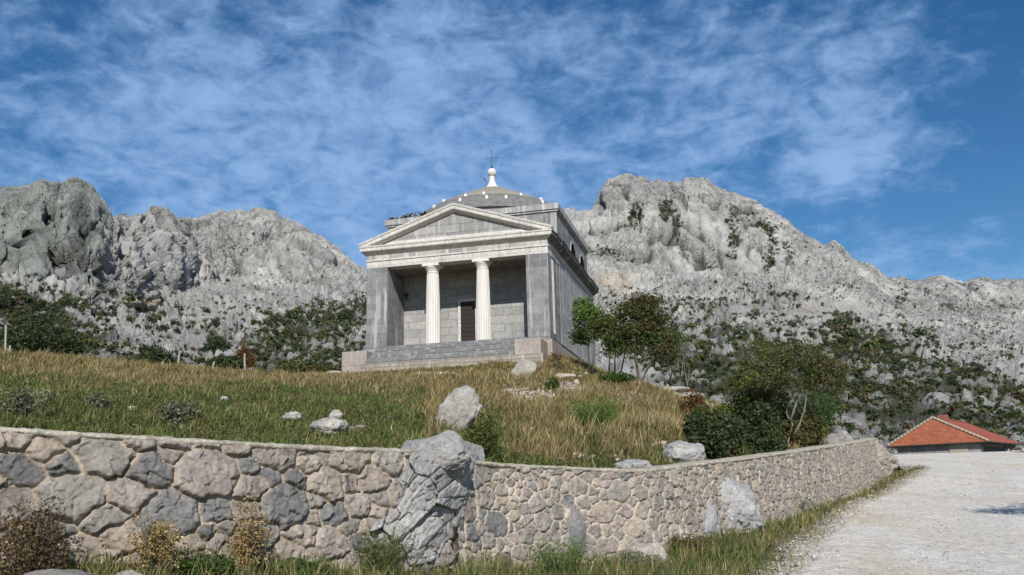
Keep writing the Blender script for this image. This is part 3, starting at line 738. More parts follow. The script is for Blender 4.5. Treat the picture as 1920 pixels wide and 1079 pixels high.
def build_mountains():
    nx, segs = 960, (18, 70, 120, 110, 12, 6)
    pxs = np.linspace(-230, 2150, nx)
    K = {k: interp(pxs, v) for k, v in K_R.items()}
    ry = interp(pxs, RIDGE)
    # buttresses and gullies: the cliff swings in and out along its length
    q = np.stack([pxs / 90., 0 * pxs, 0 * pxs], 1)
    sw = ridged(q, 2, 71) * .55 + .45 * fbm(q * 2.7, 2, 72)
    K['cf_r'] = K['cf_r'] + 14 * sw; K['ridge_r'] = K['ridge_r'] + 9 * sw
    z = lambda y, r: at(pxs, y, r)[:, 2]
    kr = [np.full(nx, 62.), K['foot_r'], K['mid_r'], K['cf_r'], K['ridge_r'], K['ridge_r'] + 45, K['ridge_r'] + 420]
    zr = z(ry, K['ridge_r'])
    kz = [z(K['foot_y'] + 60, kr[0] * 1.0) - 2, z(K['foot_y'], kr[1]), z(K['mid_y'], kr[2]), z(K['cf_y'], kr[3]), zr, zr - 26, zr - 190]
    # ease the profile: a little belly on the slope, cliff rounded at its top
    Rr, Zz = [], []
    for k, n in enumerate(segs):
        t = np.linspace(0, 1, n, endpoint=(k == len(segs) - 1))[None]
        r = kr[k][:, None] * (1 - t) + kr[k + 1][:, None] * t
        if k == 3: tz = 1 - (1 - t) ** 1.75
        elif k == 2: tz = t ** 1.12
        else: tz = t
        Rr.append(r); Zz.append(kz[k][:, None] * (1 - tz) + kz[k + 1][:, None] * tz)
    R_ = np.hstack(Rr); Z_ = np.hstack(Zz); nj = R_.shape[1]
    dirx = (at(pxs, np.full(nx, 700.), 1.0)[:, 0])[:, None]
    P = np.stack([dirx * R_, R_, Z_], -1)
    px, py = project(P)
    # normals of the smooth shape
    du = np.gradient(P, axis=0); dv = np.gradient(P, axis=1); N = np.cross(du, dv); N /= np.linalg.norm(N, axis=-1)[..., None] + 1e-9
    seg_id = np.concatenate([np.full(n, k) for k, n in enumerate(segs)])[None]
    tcl = smooth(K['cf_r'][:, None] - 12, K['cf_r'][:, None] + 8, R_)          # 1 on the cliffs
    far = smooth(80, 240, R_)
    strat = smooth(1560, 1680, px) * np.ones_like(R_)
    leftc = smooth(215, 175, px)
    ang = math.radians(38)
    warp = np.stack([fbm(P / 30, 2, 80), fbm(P / 30, 2, 81), fbm(P / 30, 2, 82)], -1) * 7
    jag = np.stack([fbm(P / 5, 3, 180), fbm(P / 5, 3, 181), fbm(P / 5, 3, 182)], -1) * 1.3
    Pw = P + warp + jag
    # cliffs: tall ribs parted by narrow clefts
    se, sid, stl = shards(Pw * np.array([1 / 17., 1 / 17., 1 / 60.]), 85)
    te, tid, ttl = shards(Pw * np.array([1 / 6.5, 1 / 6.5, 1 / 17.]), 185)
    def clefts(Q, w, seed): return np.exp(-np.abs(perlin(Q, seed)) / w)
    rib = .6 * np.abs(perlin((P + warp) * np.array([1 / 9., 1 / 9., 1 / 80.]), 83)) + .35 * np.abs(perlin(Pw * np.array([1 / 3., 1 / 3., 1 / 36.]), 84))
    # long joints: a few deep, many fine, none straight
    Pl = P + warp * 1.1 + jag * .4
    lean = Pl[..., 0] + .18 * Pl[..., 2]
    Pj = np.stack([lean, Pl[..., 1], Pl[..., 2]], -1)
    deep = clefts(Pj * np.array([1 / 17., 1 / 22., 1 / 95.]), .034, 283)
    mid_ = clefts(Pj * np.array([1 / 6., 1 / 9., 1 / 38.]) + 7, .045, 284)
    ledge = clefts((Pl + np.stack([0 * lean, 0 * lean, .35 * Pl[..., 0]], -1)) * np.array([1 / 40., 1 / 40., 1 / 11.]), .03, 285)
    slab = deep
    broken = smooth(-.12, .28, fbm((P + warp) / np.array([34., 34., 46.]), 3, 286))        # 0 = clean slab, 1 = shattered
    face = shards((P + warp * 1.5) * np.array([1 / 38., 1 / 38., 1 / 70.]), 287)
    dcliff = 5.5 * (face[1] - .5) + 2.6 * face[2] - 3.0 * np.exp(-face[0] / .03) + (1.0 + 2.4 * broken) * (sid - .5) + (.5 + 1.4 * broken) * stl - 7.0 * deep - (1.0 + 2.0 * broken) * mid_ - 1.4 * broken * ledge + 4.0 * rib + broken * (.8 * (tid - .5) + 1.1 * ttl)
    dcliff = dcliff * (1 - .15 * leftc)
    # slopes: blocky karst
    ge, gid, gtl = shards(Pw / np.array([11., 11., 8.]), 86); he, hid, htl = shards(Pw / np.array([4.6, 4.6, 3.2]) + 5, 87)
    sc = (.36 + .64 * far)
    small = np.abs(perlin(P / 1.9, 188)) * 1.5 + .6 * np.abs(perlin(P / .9, 189))
    dslope = sc * (2.6 * (gid - .5) + 2.6 * gtl - 1.3 * np.exp(-ge / .06) + 1.1 * (hid - .5) + 1.5 * htl - .8 * np.exp(-he / .07) - 2.2 * mid_ - 1.5 * ledge - 2.0 * deep + small) + 4.5 * fbm(P / 38, 3, 89) * far
    # tilted beds on the far right
    an = math.radians(58); al = P[..., 0] * math.cos(an) - P[..., 2] * math.sin(an); pe = P[..., 0] * math.sin(an) + P[..., 2] * math.cos(an)
    Pb = np.stack([al / 22., pe / 5.2, P[..., 1] / 16.], -1) + (warp + jag) * .03
    be, bid, btl = shards(Pb, 190); ce, cid2, ctl = shards(Pb * 2.3 + 4, 191)
    dbed = (.45 + .55 * far) * (2.6 * (bid - .5) + 2.0 * btl - 2.8 * np.exp(-be / .05) + .9 * (cid2 - .5) + .9 * ctl - 1.1 * np.exp(-ce / .07) + small) + 3.0 * fbm(P / 38, 3, 89) * far
    sb = strat * .85
    dslope = dslope * (1 - sb) + dbed * sb
    e1 = ge * (1 - sb) + be * sb; e2 = he * (1 - sb) + ce * sb; gc = gid
    d = dcliff * tcl * (1 - strat) + dslope * (1 - tcl * (1 - strat) * .7)
    ue, ui, ut = shards(Pw * np.array([1 / 2.6, 1 / 2.6, 1 / 3.6]), 290)
    d = d + .35 * small * (1 - .6 * tcl * (1 - broken)) + sc * (1 - .75 * tcl * (1 - broken)) * (.8 * (ui - .5) + 1.15 * ut - .6 * np.exp(-ue / .1))
    # the two old road shelves cut across the slopes
    wob = 3.0 * fbm(P / 25, 2, 300)
    lineR = py + wob - (594 - (px - 1290) * .046); lineL = py + wob * .6 - (556 + (px - 190) * .17)
    roadR = smooth(7.5, 5.0, np.abs(lineR)) * smooth(1255, 1290, px) * smooth(1640, 1600, px) * (seg_id < 4)
    roadL = smooth(5.0, 3.2, np.abs(lineL)) * smooth(170, 195, px) * smooth(440, 400, px) * (seg_id < 4)
    d = d * (1 - .92 * np.maximum(roadR, roadL))
    back = (seg_id >= 4)
    d = d * np.where(back, .6, 1)
    d = d * smooth(62, 84, R_)
    d = d * (.55 + .45 * smooth(3, 26, kz[4][:, None] - Z_)) 
    P2 = P + N * np.where(N[..., 2:3] < 0, -1, 1) * d[..., None]
    px2, py2 = project(P2)
    # colour
    g = np.array([.39, .385, .37]); w = np.array([.58, .57, .54]); dk = np.array([.20, .205, .20]); tanc = np.array([.50, .40, .30])
    n0 = fbm(P / 22, 4, 91)[..., None]; n1 = fbm(P / 3.5, 4, 92)[..., None]
    c = g + (w - g) * smooth(-.3, .4, n0 + .4 * n1)
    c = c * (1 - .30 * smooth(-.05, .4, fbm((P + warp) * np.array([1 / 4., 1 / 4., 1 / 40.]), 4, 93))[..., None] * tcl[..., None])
    c = c * (1 - .62 * smooth(.30, .85, deep) * (.4 + .6 * tcl))[..., None] * (1 - .30 * smooth(.4, 1, mid_) * (.4 + .6 * broken))[..., None] * (1 - .35 * smooth(.05, .0, face[0]) * tcl)[..., None]  # shade in clefts and joints, painted into the rock colour
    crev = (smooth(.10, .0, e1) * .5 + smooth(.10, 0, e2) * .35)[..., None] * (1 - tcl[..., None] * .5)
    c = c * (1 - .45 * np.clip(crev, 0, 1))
    c = c * (1 - .5 * (smooth(.5, 1, slab) * tcl)[..., None])  # deep clefts on the cliffs get more painted shade
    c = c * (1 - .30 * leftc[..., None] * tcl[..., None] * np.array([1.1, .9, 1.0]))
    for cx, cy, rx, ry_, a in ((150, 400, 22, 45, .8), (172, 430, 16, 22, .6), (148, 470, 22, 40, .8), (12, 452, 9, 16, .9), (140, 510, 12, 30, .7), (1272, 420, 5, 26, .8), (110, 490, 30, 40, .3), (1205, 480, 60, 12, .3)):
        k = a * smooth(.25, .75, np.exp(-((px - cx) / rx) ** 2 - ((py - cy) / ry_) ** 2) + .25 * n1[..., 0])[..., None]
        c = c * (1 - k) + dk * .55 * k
    for cx, cy, rx, ry_, a in ((270, 567, 34, 11, .9), (1150, 535, 50, 22, .5), (700, 620, 40, 20, .3)):
        k = a * smooth(.3, .7, np.exp(-((px - cx) / rx) ** 2 - ((py - cy) / ry_) ** 2) + .2 * n1[..., 0])[..., None]
        c = c * (1 - k) + tanc * k
    kr_ = np.maximum(roadR, roadL)[..., None]
    c = c * (1 - kr_) + np.array([.50, .475, .42]) * kr_ * (.9 + .2 * n1)
    vd = veg_density(px, py)
    pocket = smooth(.55, .15, e1 + .5 * gc)          # soil pockets between the rocks
    kv = smooth(.45, .9, vd * (.62 + .55 * pocket) + .25 * n1[..., 0])[..., None] * .9
    c = c * (1 - kv) + np.array([.060, .062, .034]) * kv
    c = c * (1 - .12 * smooth(.1, .5, vd))[..., None] if vd.ndim == 3 else c
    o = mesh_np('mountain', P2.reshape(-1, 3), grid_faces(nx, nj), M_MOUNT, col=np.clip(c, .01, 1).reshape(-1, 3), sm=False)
    tag(o, kind='structure')
    # visible points for planting
    ymin = np.minimum.accumulate(py2, axis=1)
    vis = (py2 <= ymin + 1.0) & (seg_id < 4) & (px2 > -60) & (px2 < 1990)
    vis = vis & (np.maximum(roadR, roadL) < .3)
    return P2, N, px2, py2, vis, d, e1

def leaf_cluster(n, size, rg, squash=.75, core=True, lobes=6, length=1.0, floor_=.35):
    """many leaf-sized quads through a lumpy crown of radius 1; returns verts, quads, centre-distance"""
    L = rg.normal(size=(lobes, 3)); L /= np.linalg.norm(L, axis=1)[:, None]; L *= rg.uniform(.25, .62 if lobes < 12 else .85, (lobes, 1)); L[:, 2] = np.abs(L[:, 2]) * 1.0 - .1
    lr = rg.uniform(.38, .62, lobes) * (1 if lobes < 12 else .72)
    k = rg.integers(0, lobes, n); D = rg.normal(size=(n, 3)); D /= np.linalg.norm(D, axis=1)[:, None]
    C_ = L[k] + D * (lr[k] * rg.uniform(.55, 1.05, n) ** .6)[:, None]
    C_[:, 2] = C_[:, 2] * squash + floor_
    if floor_ > .3: C_[:, 2] = np.where(C_[:, 2] < .02, rg.uniform(.02, .35, n), C_[:, 2])
    u = rg.normal(size=(n, 3)); u /= np.linalg.norm(u, axis=1)[:, None]
    v = np.cross(u, rg.normal(size=(n, 3))); v /= np.linalg.norm(v, axis=1)[:, None]
    s = size * rg.uniform(.6, 1.4, (n, 1))
    a = C_ - u * s * length; b = C_ + v * s * .6; c = C_ + u * s * length; d = C_ - v * s * .6
    V = np.stack([a, b, c, d], 1).reshape(-1, 3); Fq = np.arange(n * 4).reshape(n, 4)
    return V, Fq, k

def build_scrub(P2, N, px, py, vis, d, e1):
    rg = np.random.default_rng(5)
    w = veg_density(px, py)
    clump = smooth(-.35, .3, fbm(P2 / 9, 3, 95))
    pick = w * clump * (e1 < .75) * vis
    gul = smooth(-.05, -.35, d / 6.0)
    pick = pick * (.6 + .8 * gul)
    pick = np.maximum(pick, (.02 + .12 * smooth(505, 600, py) + .08 * gul) * vis * (py > 400) * clump)
    r = P2[..., 1]
    # area each vertex stands for in the picture
    ax = np.abs(np.gradient(px, axis=0)); ay = np.abs(np.gradient(py, axis=1)); area = np.clip(ax * ay, 0, 20)
    pr = (pick * area * np.clip(r / 200, .55, 1.6)).ravel()
    n = 8200
    idx = rg.choice(pr.size, n, replace=False, p=pr / pr.sum())
    loc = P2.reshape(-1, 3)[idx]; rr = r.ravel()[idx]; dens = w.ravel()[idx]; qx = px.ravel()[idx]; qy = py.ravel()[idx]
    rad = (np.exp(rg.normal(.12, .38, n)) * (.55 + .45 * smooth(80, 300, rr)) * (.55 + .6 * dens)) * np.where(qy < 530, .8, 1) * np.where((qx < 420) & (qy > 560), 1.15, 1)
    app = rad / rr
    order = np.argsort(-app)
    protos = []
    for k in range(6):
        V, Fq, lob = leaf_cluster(170 if k < 3 else 130, .15, rg, squash=1.0, lobes=7, floor_=.15)
        V2, F2, l2 = leaf_cluster(50, .34, rg, squash=.85, lobes=4, floor_=.1); V2 = V2 * .75
        Vv = np.concatenate([V, V2]); Ff = np.concatenate([Fq, F2 + len(V)])
        tint = rg.uniform(.7, 1.35, (len(Ff), 1)).repeat(4, 0)
        protos.append((Vv, Ff, tint))
    pal = np.array([[.050, .072, .030], [.066, .085, .032], [.044, .062, .034], [.092, .100, .036], [.056, .070, .040], [.090, .078, .038]])
    meshes = []
    big = order[:290]
    for k in range(6):
        V, Fq, tint = protos[k]
        o = mesh_np('mountain_shrub', V, Fq, M_SCRUB, col=np.clip(pal[k] * tint, 0, 1)); meshes.append(o)
    used = [False] * 6
    def zone(x, y):
        if x < 420: return ('dark leafy shrub on the slope below the left crag', 'shrubs below the left crag')
        if x < 720: return ('dark leafy shrub on the rocky slope between the left peaks and the chapel', 'shrubs between the left peaks and the chapel')
        if y < 545: return ('dark shrub rooted high on the pale right-hand cliff', 'shrubs on the right-hand cliff')
        if x < 1500: return ('dark leafy shrub on the rocky slope behind the trees right of the chapel', 'shrubs behind the trees right of the chapel')
        return ('dark leafy shrub on the rocky slope above the red-roofed house', 'shrubs above the red-roofed house')
    for i in big:
        k = int(rg.integers(0, 6))
        if not used[k]: o = meshes[k]; used[k] = True
        else: o = meshes[k].copy(); COL.objects.link(o)
        s = rad[i]; o.location = loc[i] - np.array([0, 0, .25 * s]); o.scale = (s, s, s * rg.uniform(.75, 1.05)); o.rotation_euler = (0, 0, rg.uniform(0, 6.28))
        lb, gr = zone(qx[i], qy[i]); tag(o, lb, 'shrub', gr)
    Vs, Fs, Cs, off = [], [], [], 0
    for i in order[290:]:
        k = int(rg.integers(0, 6)); V, Fq, tint = protos[k]
        m = 90 if rr[i] > 230 else 150
        sel = rg.permutation(len(Fq))[:m]
        Vv = V.reshape(-1, 4, 3)[sel].reshape(-1, 3); a = rg.uniform(0, 6.28); c, s = math.cos(a), math.sin(a)
        x = Vv[:, 0] * c - Vv[:, 1] * s; y = Vv[:, 0] * s + Vv[:, 1] * c
        Vv = np.stack([x, y, Vv[:, 2] - .25], 1) * rad[i] + loc[i]
        Vs.append(Vv); Fs.append(np.arange(len(Vv)).reshape(-1, 4) + off); off += len(Vv)
        Cs.append(pal[k] * tint.reshape(-1, 4, 1)[sel].reshape(-1, 1) * rg.uniform(.75, 1.25))
    o = mesh_np('scrub', np.concatenate(Vs), np.concatenate(Fs), M_SCRUB, col=np.concatenate(Cs))
    tag(o, kind='stuff')

# ================================================================== VEGETATION
def blades(name, pos, h, w, lean, cbase, ctip, mat=None, kind='stuff', curl=.35, parent=None, rg=None):
    n = len(pos); rg = rg or RNG
    a = rg.uniform(0, np.pi, n); side = np.stack([np.cos(a), np.sin(a), 0 * a], 1) * w[:, None]
    up = np.stack([lean[:, 0], lean[:, 1], np.ones(n)], 1); up /= np.linalg.norm(up, axis=1)[:, None]
    mid = pos + up * (h * .55)[:, None]
    bend = np.stack([lean[:, 0] * 1.0 + rg.normal(0, curl, n), lean[:, 1] + rg.normal(0, curl, n), .9 + 0 * a], 1); bend /= np.linalg.norm(bend, axis=1)[:, None]
    tip = mid + bend * (h * .5)[:, None]
    V = np.stack([pos - side, pos + side, mid + side * .75, mid - side * .75, tip], 1).reshape(-1, 3)
    b = np.arange(n) * 5
    Q = np.stack([b, b + 1, b + 2, b + 3], 1); T = np.stack([b + 3, b + 2, b + 4], 1)
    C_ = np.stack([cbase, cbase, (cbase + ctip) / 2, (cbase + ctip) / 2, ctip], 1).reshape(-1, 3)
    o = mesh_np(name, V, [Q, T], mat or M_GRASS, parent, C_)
    if kind: tag(o, kind=kind)
    return o

def build_grass():
    rg = np.random.default_rng(3)
    straw = np.array([[.38, .315, .155], [.30, .235, .11], [.47, .40, .22], [.24, .165, .08], [.25, .235, .10]])
    green = np.array([[.088, .125, .032], [.115, .155, .040], [.155, .18, .058], [.072, .10, .032], [.19, .19, .075]])
    n = 430000
    y = (rg.uniform(0, 1, n) * (66 ** .45 - 6.2 ** .45) + 6.2 ** .45) ** (1 / .45)
    q = rg.uniform(-.62, .45, n); x = q * y
    z = hill_z(x, y)
    P = np.stack([x, y, z], 1); px, py = project(P)
    ws = np.full(n, 5.0); nr = y < 34; ws[nr] = wall_side(x[nr], y[nr])
    # nothing grows under the chapel
    u = (x + 8.9142) * .97 + (y - 54.133) * -.2432; v = (x + 8.9142) * .2432 + (y - 54.133) * .97
    inch = (u > -1.0) & (u < 11.5) & (v > -2.15)
    nz = fbm(P * np.array([1.1, 1.1, 0]), 3, 101); n2 = fbm(P * np.array([3.1, 3.1, 0]), 4, 53)
    bare = bare_mask(px, py, n2)
    ok = (ws > .5) & ~inch & (rg.random(n) > bare * .93) & (rg.random(n) < .30 + .9 * smooth(-.35, .2, nz)) & (px > -40) & (px < 1700) & (x < 12 + 0 * y)
    ok &= ~((px > 1330) & (rg.random(n) < .5))
    P, y, px, py, nz, ws = P[ok], y[ok], px[ok], py[ok], nz[ok], ws[ok]; n = len(P)
    k = dryness(P[:, 0], y, px, py)
    isdry = rg.random(n) < np.clip(k * 1.05 + .07, 0, .93)
    # straw stands in broken patches, brown-green between
    cl = smooth(-.25, .35, fbm(P * np.array([.8, .8, 0]), 3, 105))
    isdry &= rg.random(n) < .35 + .65 * cl
    h = np.where(isdry, rg.uniform(.22, .62, n) * (.6 + .5 * cl) * (.55 + .45 * k), rg.uniform(.05, .17, n) * (1 + 1.2 * k))
    h *= smooth(.35, 1.1, ws) * .6 + .4
    h *= np.where(P[:, 1] > 44, .8, 1)
    w = (.0028 + .00042 * y) * np.where(isdry, .8, 1.25)
    lx = fbm(P * np.array([.9, .9, 0]), 3, 131); ly = fbm(P * np.array([.9, .9, 0]) + 9, 3, 132)
    tuft = smooth(-.3, .4, fbm(P * np.array([3.4, 3.4, 0]), 2, 133)); h = h * (.40 + .62 * tuft)
    lean = np.stack([rg.normal(.12, .28, n) + 1.1 * lx, rg.normal(0, .25, n) + 1.1 * ly], 1)
    ci = rg.integers(0, 5, n); c = np.where(isdry[:, None], straw[ci], green[ci]) * rg.uniform(.7, 1.3, (n, 1))
    patch = smooth(-.3, .4, fbm(P * np.array([.28, .28, 0]), 3, 107))[:, None]
    c = np.where(isdry[:, None], c * (1 - .3 * patch * np.array([.4, .9, 1.0])), c * (.85 + .35 * patch))
    mot = smooth(-.25, .35, fbm(P * np.array([1.9, 1.9, 0]), 3, 135))[:, None]
    c = c * (.72 + .5 * mot)
    olive = (smooth(.25, .8, k) * ~isdry)[:, None]
    c = c * (1 - .55 * olive) + np.array([.095, .085, .033]) * .55 * olive
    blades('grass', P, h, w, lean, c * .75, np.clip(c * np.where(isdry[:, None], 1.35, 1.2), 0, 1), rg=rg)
    # low broad-leaved weeds and dead flower heads among the grass
    m = 2600
    y = (rg.uniform(0, 1, m) * (48 ** .45 - 6.8 ** .45) + 6.8 ** .45) ** (1 / .45); q = rg.uniform(-.6, .36, m); x = q * y; z = hill_z(x, y)
    Pw = np.stack([x, y, z], 1); wx, wy = project(Pw); fz = fbm(Pw * np.array([.5, .5, 0]), 3, 141)
    u = (x + 8.9142) * .97 + (y - 54.133) * -.2432; v = (x + 8.9142) * .2432 + (y - 54.133) * .97
    ok = (wall_side(x, y) > .6) & (fz > -.05) & ~((u > -1.2) & (u < 11.6) & (v > -2.4)) & (wx < 1480) & (x < 11)
    Pw = Pw[ok]; m = len(Pw); kk = 34; s_ = rg.uniform(.05, .16, m) * (.7 + .02 * Pw[:, 1])
    off = rg.normal(0, 1, (m, kk, 3)) * np.array([1, 1, .55]) * s_[:, None, None]; off[..., 2] = np.abs(off[..., 2]) * 1.3 + .02
    Cw = (Pw[:, None] + off).reshape(-1, 3); pw = np.array([[.11, .14, .05], [.14, .15, .085], [.09, .12, .035], [.17, .15, .07], [.20, .14, .07]])
    cw = np.repeat(pw[rg.integers(0, 5, m)], kk, 0) * rg.uniform(.6, 1.35, (m * kk, 1))
    o = leaves_obj('meadow_weeds', Cw, cw, .016, rg, None); tag(o, kind='stuff')
    me = o.data
    # verge in front of the wall and along the road
    n = 150000
    y = (rg.uniform(0, 1, n) * (52 ** .3 - 5.6 ** .3) + 5.6 ** .3) ** (1 / .3); q = rg.uniform(-.66, .56, n); x = q * y
    ws = wall_side(x, y); ri = road_in(x, y); z = low_z(x, y)
    P = np.stack([x, y, z], 1); px, py = project(P)
    f = fbm(P * np.array([1.2, 1.2, 0]), 4, 111); f2 = fbm(P * np.array([4, 4, 0]), 3, 112)
    ok = (ws < -.02) & (ri + .35 * f2 < .08) & (rg.random(n) < .25 + 1.1 * smooth(-.3, .2, f + .4 * f2)) & (px > -60) & (px < 1990) & (py < 1130) & (py > 850)
    ok &= ~((x > 12) & (y > 33) & (x < 17) & (rg.random(n) < .3))
    P, y, px, py, ws, f, ri = P[ok], y[ok], px[ok], py[ok], ws[ok], f[ok], ri[ok]; n = len(P)
    dry = rg.random(n) < np.clip(.26 + .4 * f + .45 * smooth(1380, 1650, px) + .12 * (px < 520), 0, .85)
    h = np.where(dry, rg.uniform(.08, .28, n), rg.uniform(.06, .24, n)) * (.55 + .7 * smooth(-.2, .4, f)) * smooth(.35, -.3, ri + .0)
    h = h * (.5 + .5 * smooth(-.2, -.5, ri))
    w = (.0024 + .00036 * y) * np.where(dry, .8, 1.2)
    lean = np.stack([rg.normal(.1, .35, n), rg.normal(-.1, .3, n)], 1)
    ci = rg.integers(0, 5, n); c = np.where(dry[:, None], straw[ci] * .95, green[ci] * 1.15) * rg.uniform(.7, 1.3, (n, 1))
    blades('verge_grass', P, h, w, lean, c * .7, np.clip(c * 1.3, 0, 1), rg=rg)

def scatter_stones():
    rg = np.random.default_rng(8)
    bm = bmesh.new(); bmesh.ops.create_icosphere(bm, subdivisions=1, radius=1)
    V0 = np.array([v.co[:] for v in bm.verts]); F0 = np.array([[v.index for v in f.verts] for f in bm.faces]); bm.free()
    def make(name, P, s, c, flat_=.6):
        n = len(P); V = V0[None] * rg.uniform(.55, 1.25, (n, len(V0), 1)) * s[:, None, None]
        V[..., 2] *= flat_; V[..., 0] *= rg.uniform(.8, 1.5, (n, 1))
        a = rg.uniform(0, 6.28, n); ca, sa = np.cos(a)[:, None], np.sin(a)[:, None]
        X = V[..., 0] * ca - V[..., 1] * sa; Y = V[..., 0] * sa + V[..., 1] * ca
        V = np.stack([X, Y, V[..., 2]], -1) + P[:, None]
        Fx = F0[None] + (np.arange(n) * len(V0))[:, None, None]
        o = mesh_np(name, V.reshape(-1, 3), Fx.reshape(-1, 3), M_PEB, col=np.repeat(c, len(V0), 0)); tag(o, kind='stuff')
    n = 42000
    y = (rg.uniform(0, 1, n) * (60 ** .4 - 5.5 ** .4) + 5.5 ** .4) ** (1 / .4); x = rg.uniform(.1, .68, n) * y
    ri = road_in(x, y); e = fbm(np.stack([x, y, 0 * x], 1) * 3, 3, 120)
    # more loose gravel thrown to the edge of the wheel tracks
    ok = (ri > -.35 + .3 * e) & (rg.random(n) < .35 + .65 * smooth(.9, -.1, ri))
    x, y, ri = x[ok], y[ok], ri[ok]
    s = rg.uniform(.004, .012, len(x)) * (1 + .9 * (rg.random(len(x)) > .96)) * (1 + y * .012) * np.where(ri < .5, 1.35, 1)
    P = np.stack([x, y, low_z(x, y) + .025 + s * .2], 1)
    c = np.array([.50, .47, .42]) * rg.uniform(.5, 1.2, (len(x), 1))
    make('gravel', P, s, np.clip(c, 0, .85))
    # limestone rubble on the bare patches of the hill
    n = 60000
    y = (rg.uniform(0, 1, n) * (56 ** .6 - 10 ** .6) + 10 ** .6) ** (1 / .6); x = rg.uniform(-.28, .3, n) * y
    z = hill_z(x, y); P = np.stack([x, y, z], 1); px, py = project(P); b = bare_mask(px, py, fbm(P * np.array([3.1, 3.1, 0]), 4, 53))
    u = (x + 8.9142) * .97 + (y - 54.133) * -.2432; v = (x + 8.9142) * .2432 + (y - 54.133) * .97
    ok = (rg.random(n) < b * .9 * smooth(-.2, .3, fbm(P * np.array([1.5, 1.5, 0]), 3, 122) + .12)) & (wall_side(x, y) > .7) & ~((u > -1.0) & (u < 11.5) & (v > -2.2))
    P = P[ok]; s = rg.uniform(.02, .085, len(P)) * (1 + 1.0 * (rg.random(len(P)) > .95)); P[:, 2] += s * .2
    c = np.array([.42, .37, .31]) * rg.uniform(.6, 1.25, (len(P), 1))
    make('rubble', P, s, np.clip(c, 0, .85))

PAL = dict(green=[(.060, .105, .022), (.085, .14, .03), (.045, .08, .02)], bright=[(.095, .17, .03), (.07, .14, .025), (.12, .19, .045)], olive=[(.105, .13, .034), (.135, .14, .042), (.075, .095, .03)],
           dark=[(.042, .062, .027), (.055, .078, .032), (.072, .088, .038)], red=[(.085, .105, .036), (.070, .115, .034), (.10, .085, .038), (.085, .125, .036)], pine=[(.055, .10, .03), (.075, .13, .035), (.04, .075, .025)],
           gold=[(.40, .28, .12), (.30, .20, .085), (.46, .35, .18), (.17, .16, .07)], brown=[(.13, .085, .045), (.09, .07, .035), (.17, .12, .06)], mix=[(.095, .12, .036), (.11, .085, .038), (.08, .105, .03), (.12, .11, .045)],
           rust=[(.19, .09, .03), (.14, .075, .03), (.10, .075, .03)], grey=[(.15, .17, .10), (.20, .20, .13), (.11, .135, .07)])

def leaves_obj(name, C_, col, size, rg, parent, mat=None, aspect=.55, droop=0.0):
    n = len(C_)
    u = rg.normal(size=(n, 3)); u[:, 2] = u[:, 2] * .7 - droop; u /= np.linalg.norm(u, axis=1)[:, None]
    v = np.cross(u, rg.normal(size=(n, 3))); v /= np.linalg.norm(v, axis=1)[:, None]
    s = (size * rg.uniform(.6, 1.35, n))[:, None]
    V = np.stack([C_ - u * s, C_ + v * s * aspect, C_ + u * s, C_ - v * s * aspect], 1).reshape(-1, 3)
    return mesh_np(name, V, np.arange(n * 4).reshape(n, 4), mat or M_LEAF, parent, np.repeat(col, 4, 0))

def bush(name, label, cat, px, py, wpx, hpx, pal, seed, group=None, dens=1.0, leaf=None, pos=None, dist=None, stems=7, spiky=False, stuffed=False):
    """a shrub whose foot stands at a pixel of the photograph's ground"""
    rg = np.random.default_rng(seed)
    if pos is None: pos, dist = hill_hit(px, py)
    W = wpx / F * dist / 2; H = hpx / F * dist
    root = empty(name, pos); tag(root, label, cat, group)
    n = int(2600 * dens); lf = leaf or max(.018, dist * .00125)
    V, _, lob = leaf_cluster(n, 1, rg, squash=.95, lobes=15)
    C_ = V.reshape(-1, 4, 3).mean(1)
    zmax = C_[:, 2].max(); C_ = C_ * np.array([W * 1.05, W * .9, H / zmax])
    C_[:, 2] += .0
    p = np.array(PAL[pal]); ci = (lob + rg.integers(0, 2, n)) % len(p)
    c = p[ci] * rg.uniform(.65, 1.4, (n, 1))
    if spiky:
        # upright sprays of needle-like twigs
        m = int(260 * dens); a = rg.uniform(0, 6.28, m); r = np.sqrt(rg.random(m)) * W * .55
        b = np.stack([np.cos(a) * r, np.sin(a) * r * .8, 0 * a], 1); tipd = np.stack([np.cos(a) * rg.uniform(.1, .75, m), np.sin(a) * rg.uniform(.1, .7, m), rg.uniform(.7, 1.2, m)], 1)
        ln = H * rg.uniform(.55, 1.05, m); k = 16; t = rg.random((m, k)) ** .7
        C_ = (b[:, None] + tipd[:, None] * (ln[:, None] * t)[..., None] + rg.normal(0, .018, (m, k, 3))).reshape(-1, 3); n = len(C_)
        c = p[rg.integers(0, len(p), n)] * rg.uniform(.6, 1.5, (n, 1))
        leaves_obj('foliage', C_, c, lf * 1.1, rg, root, aspect=.22, droop=-1.2)
    else:
        leaves_obj('foliage', C_, c, lf, rg, root)
    mb = MB()
    for k in range(stems):
        a = rg.uniform(0, 6.28); e = (math.cos(a) * W * rg.uniform(.2, .7), math.sin(a) * W * rg.uniform(.2, .6), H * rg.uniform(.45, .85))
        mb.tube([(rg.uniform(-.1, .1) * W, rg.uniform(-.1, .1) * W, -.1), (e[0] * .5 + rg.uniform(-.06, .06) * W, e[1] * .5, e[2] * .5), e], [.012 * dist / 18 + .004, .008 * dist / 18 + .003, .002], 5)
    mb.build('stem', M_BARK, root)
    return root

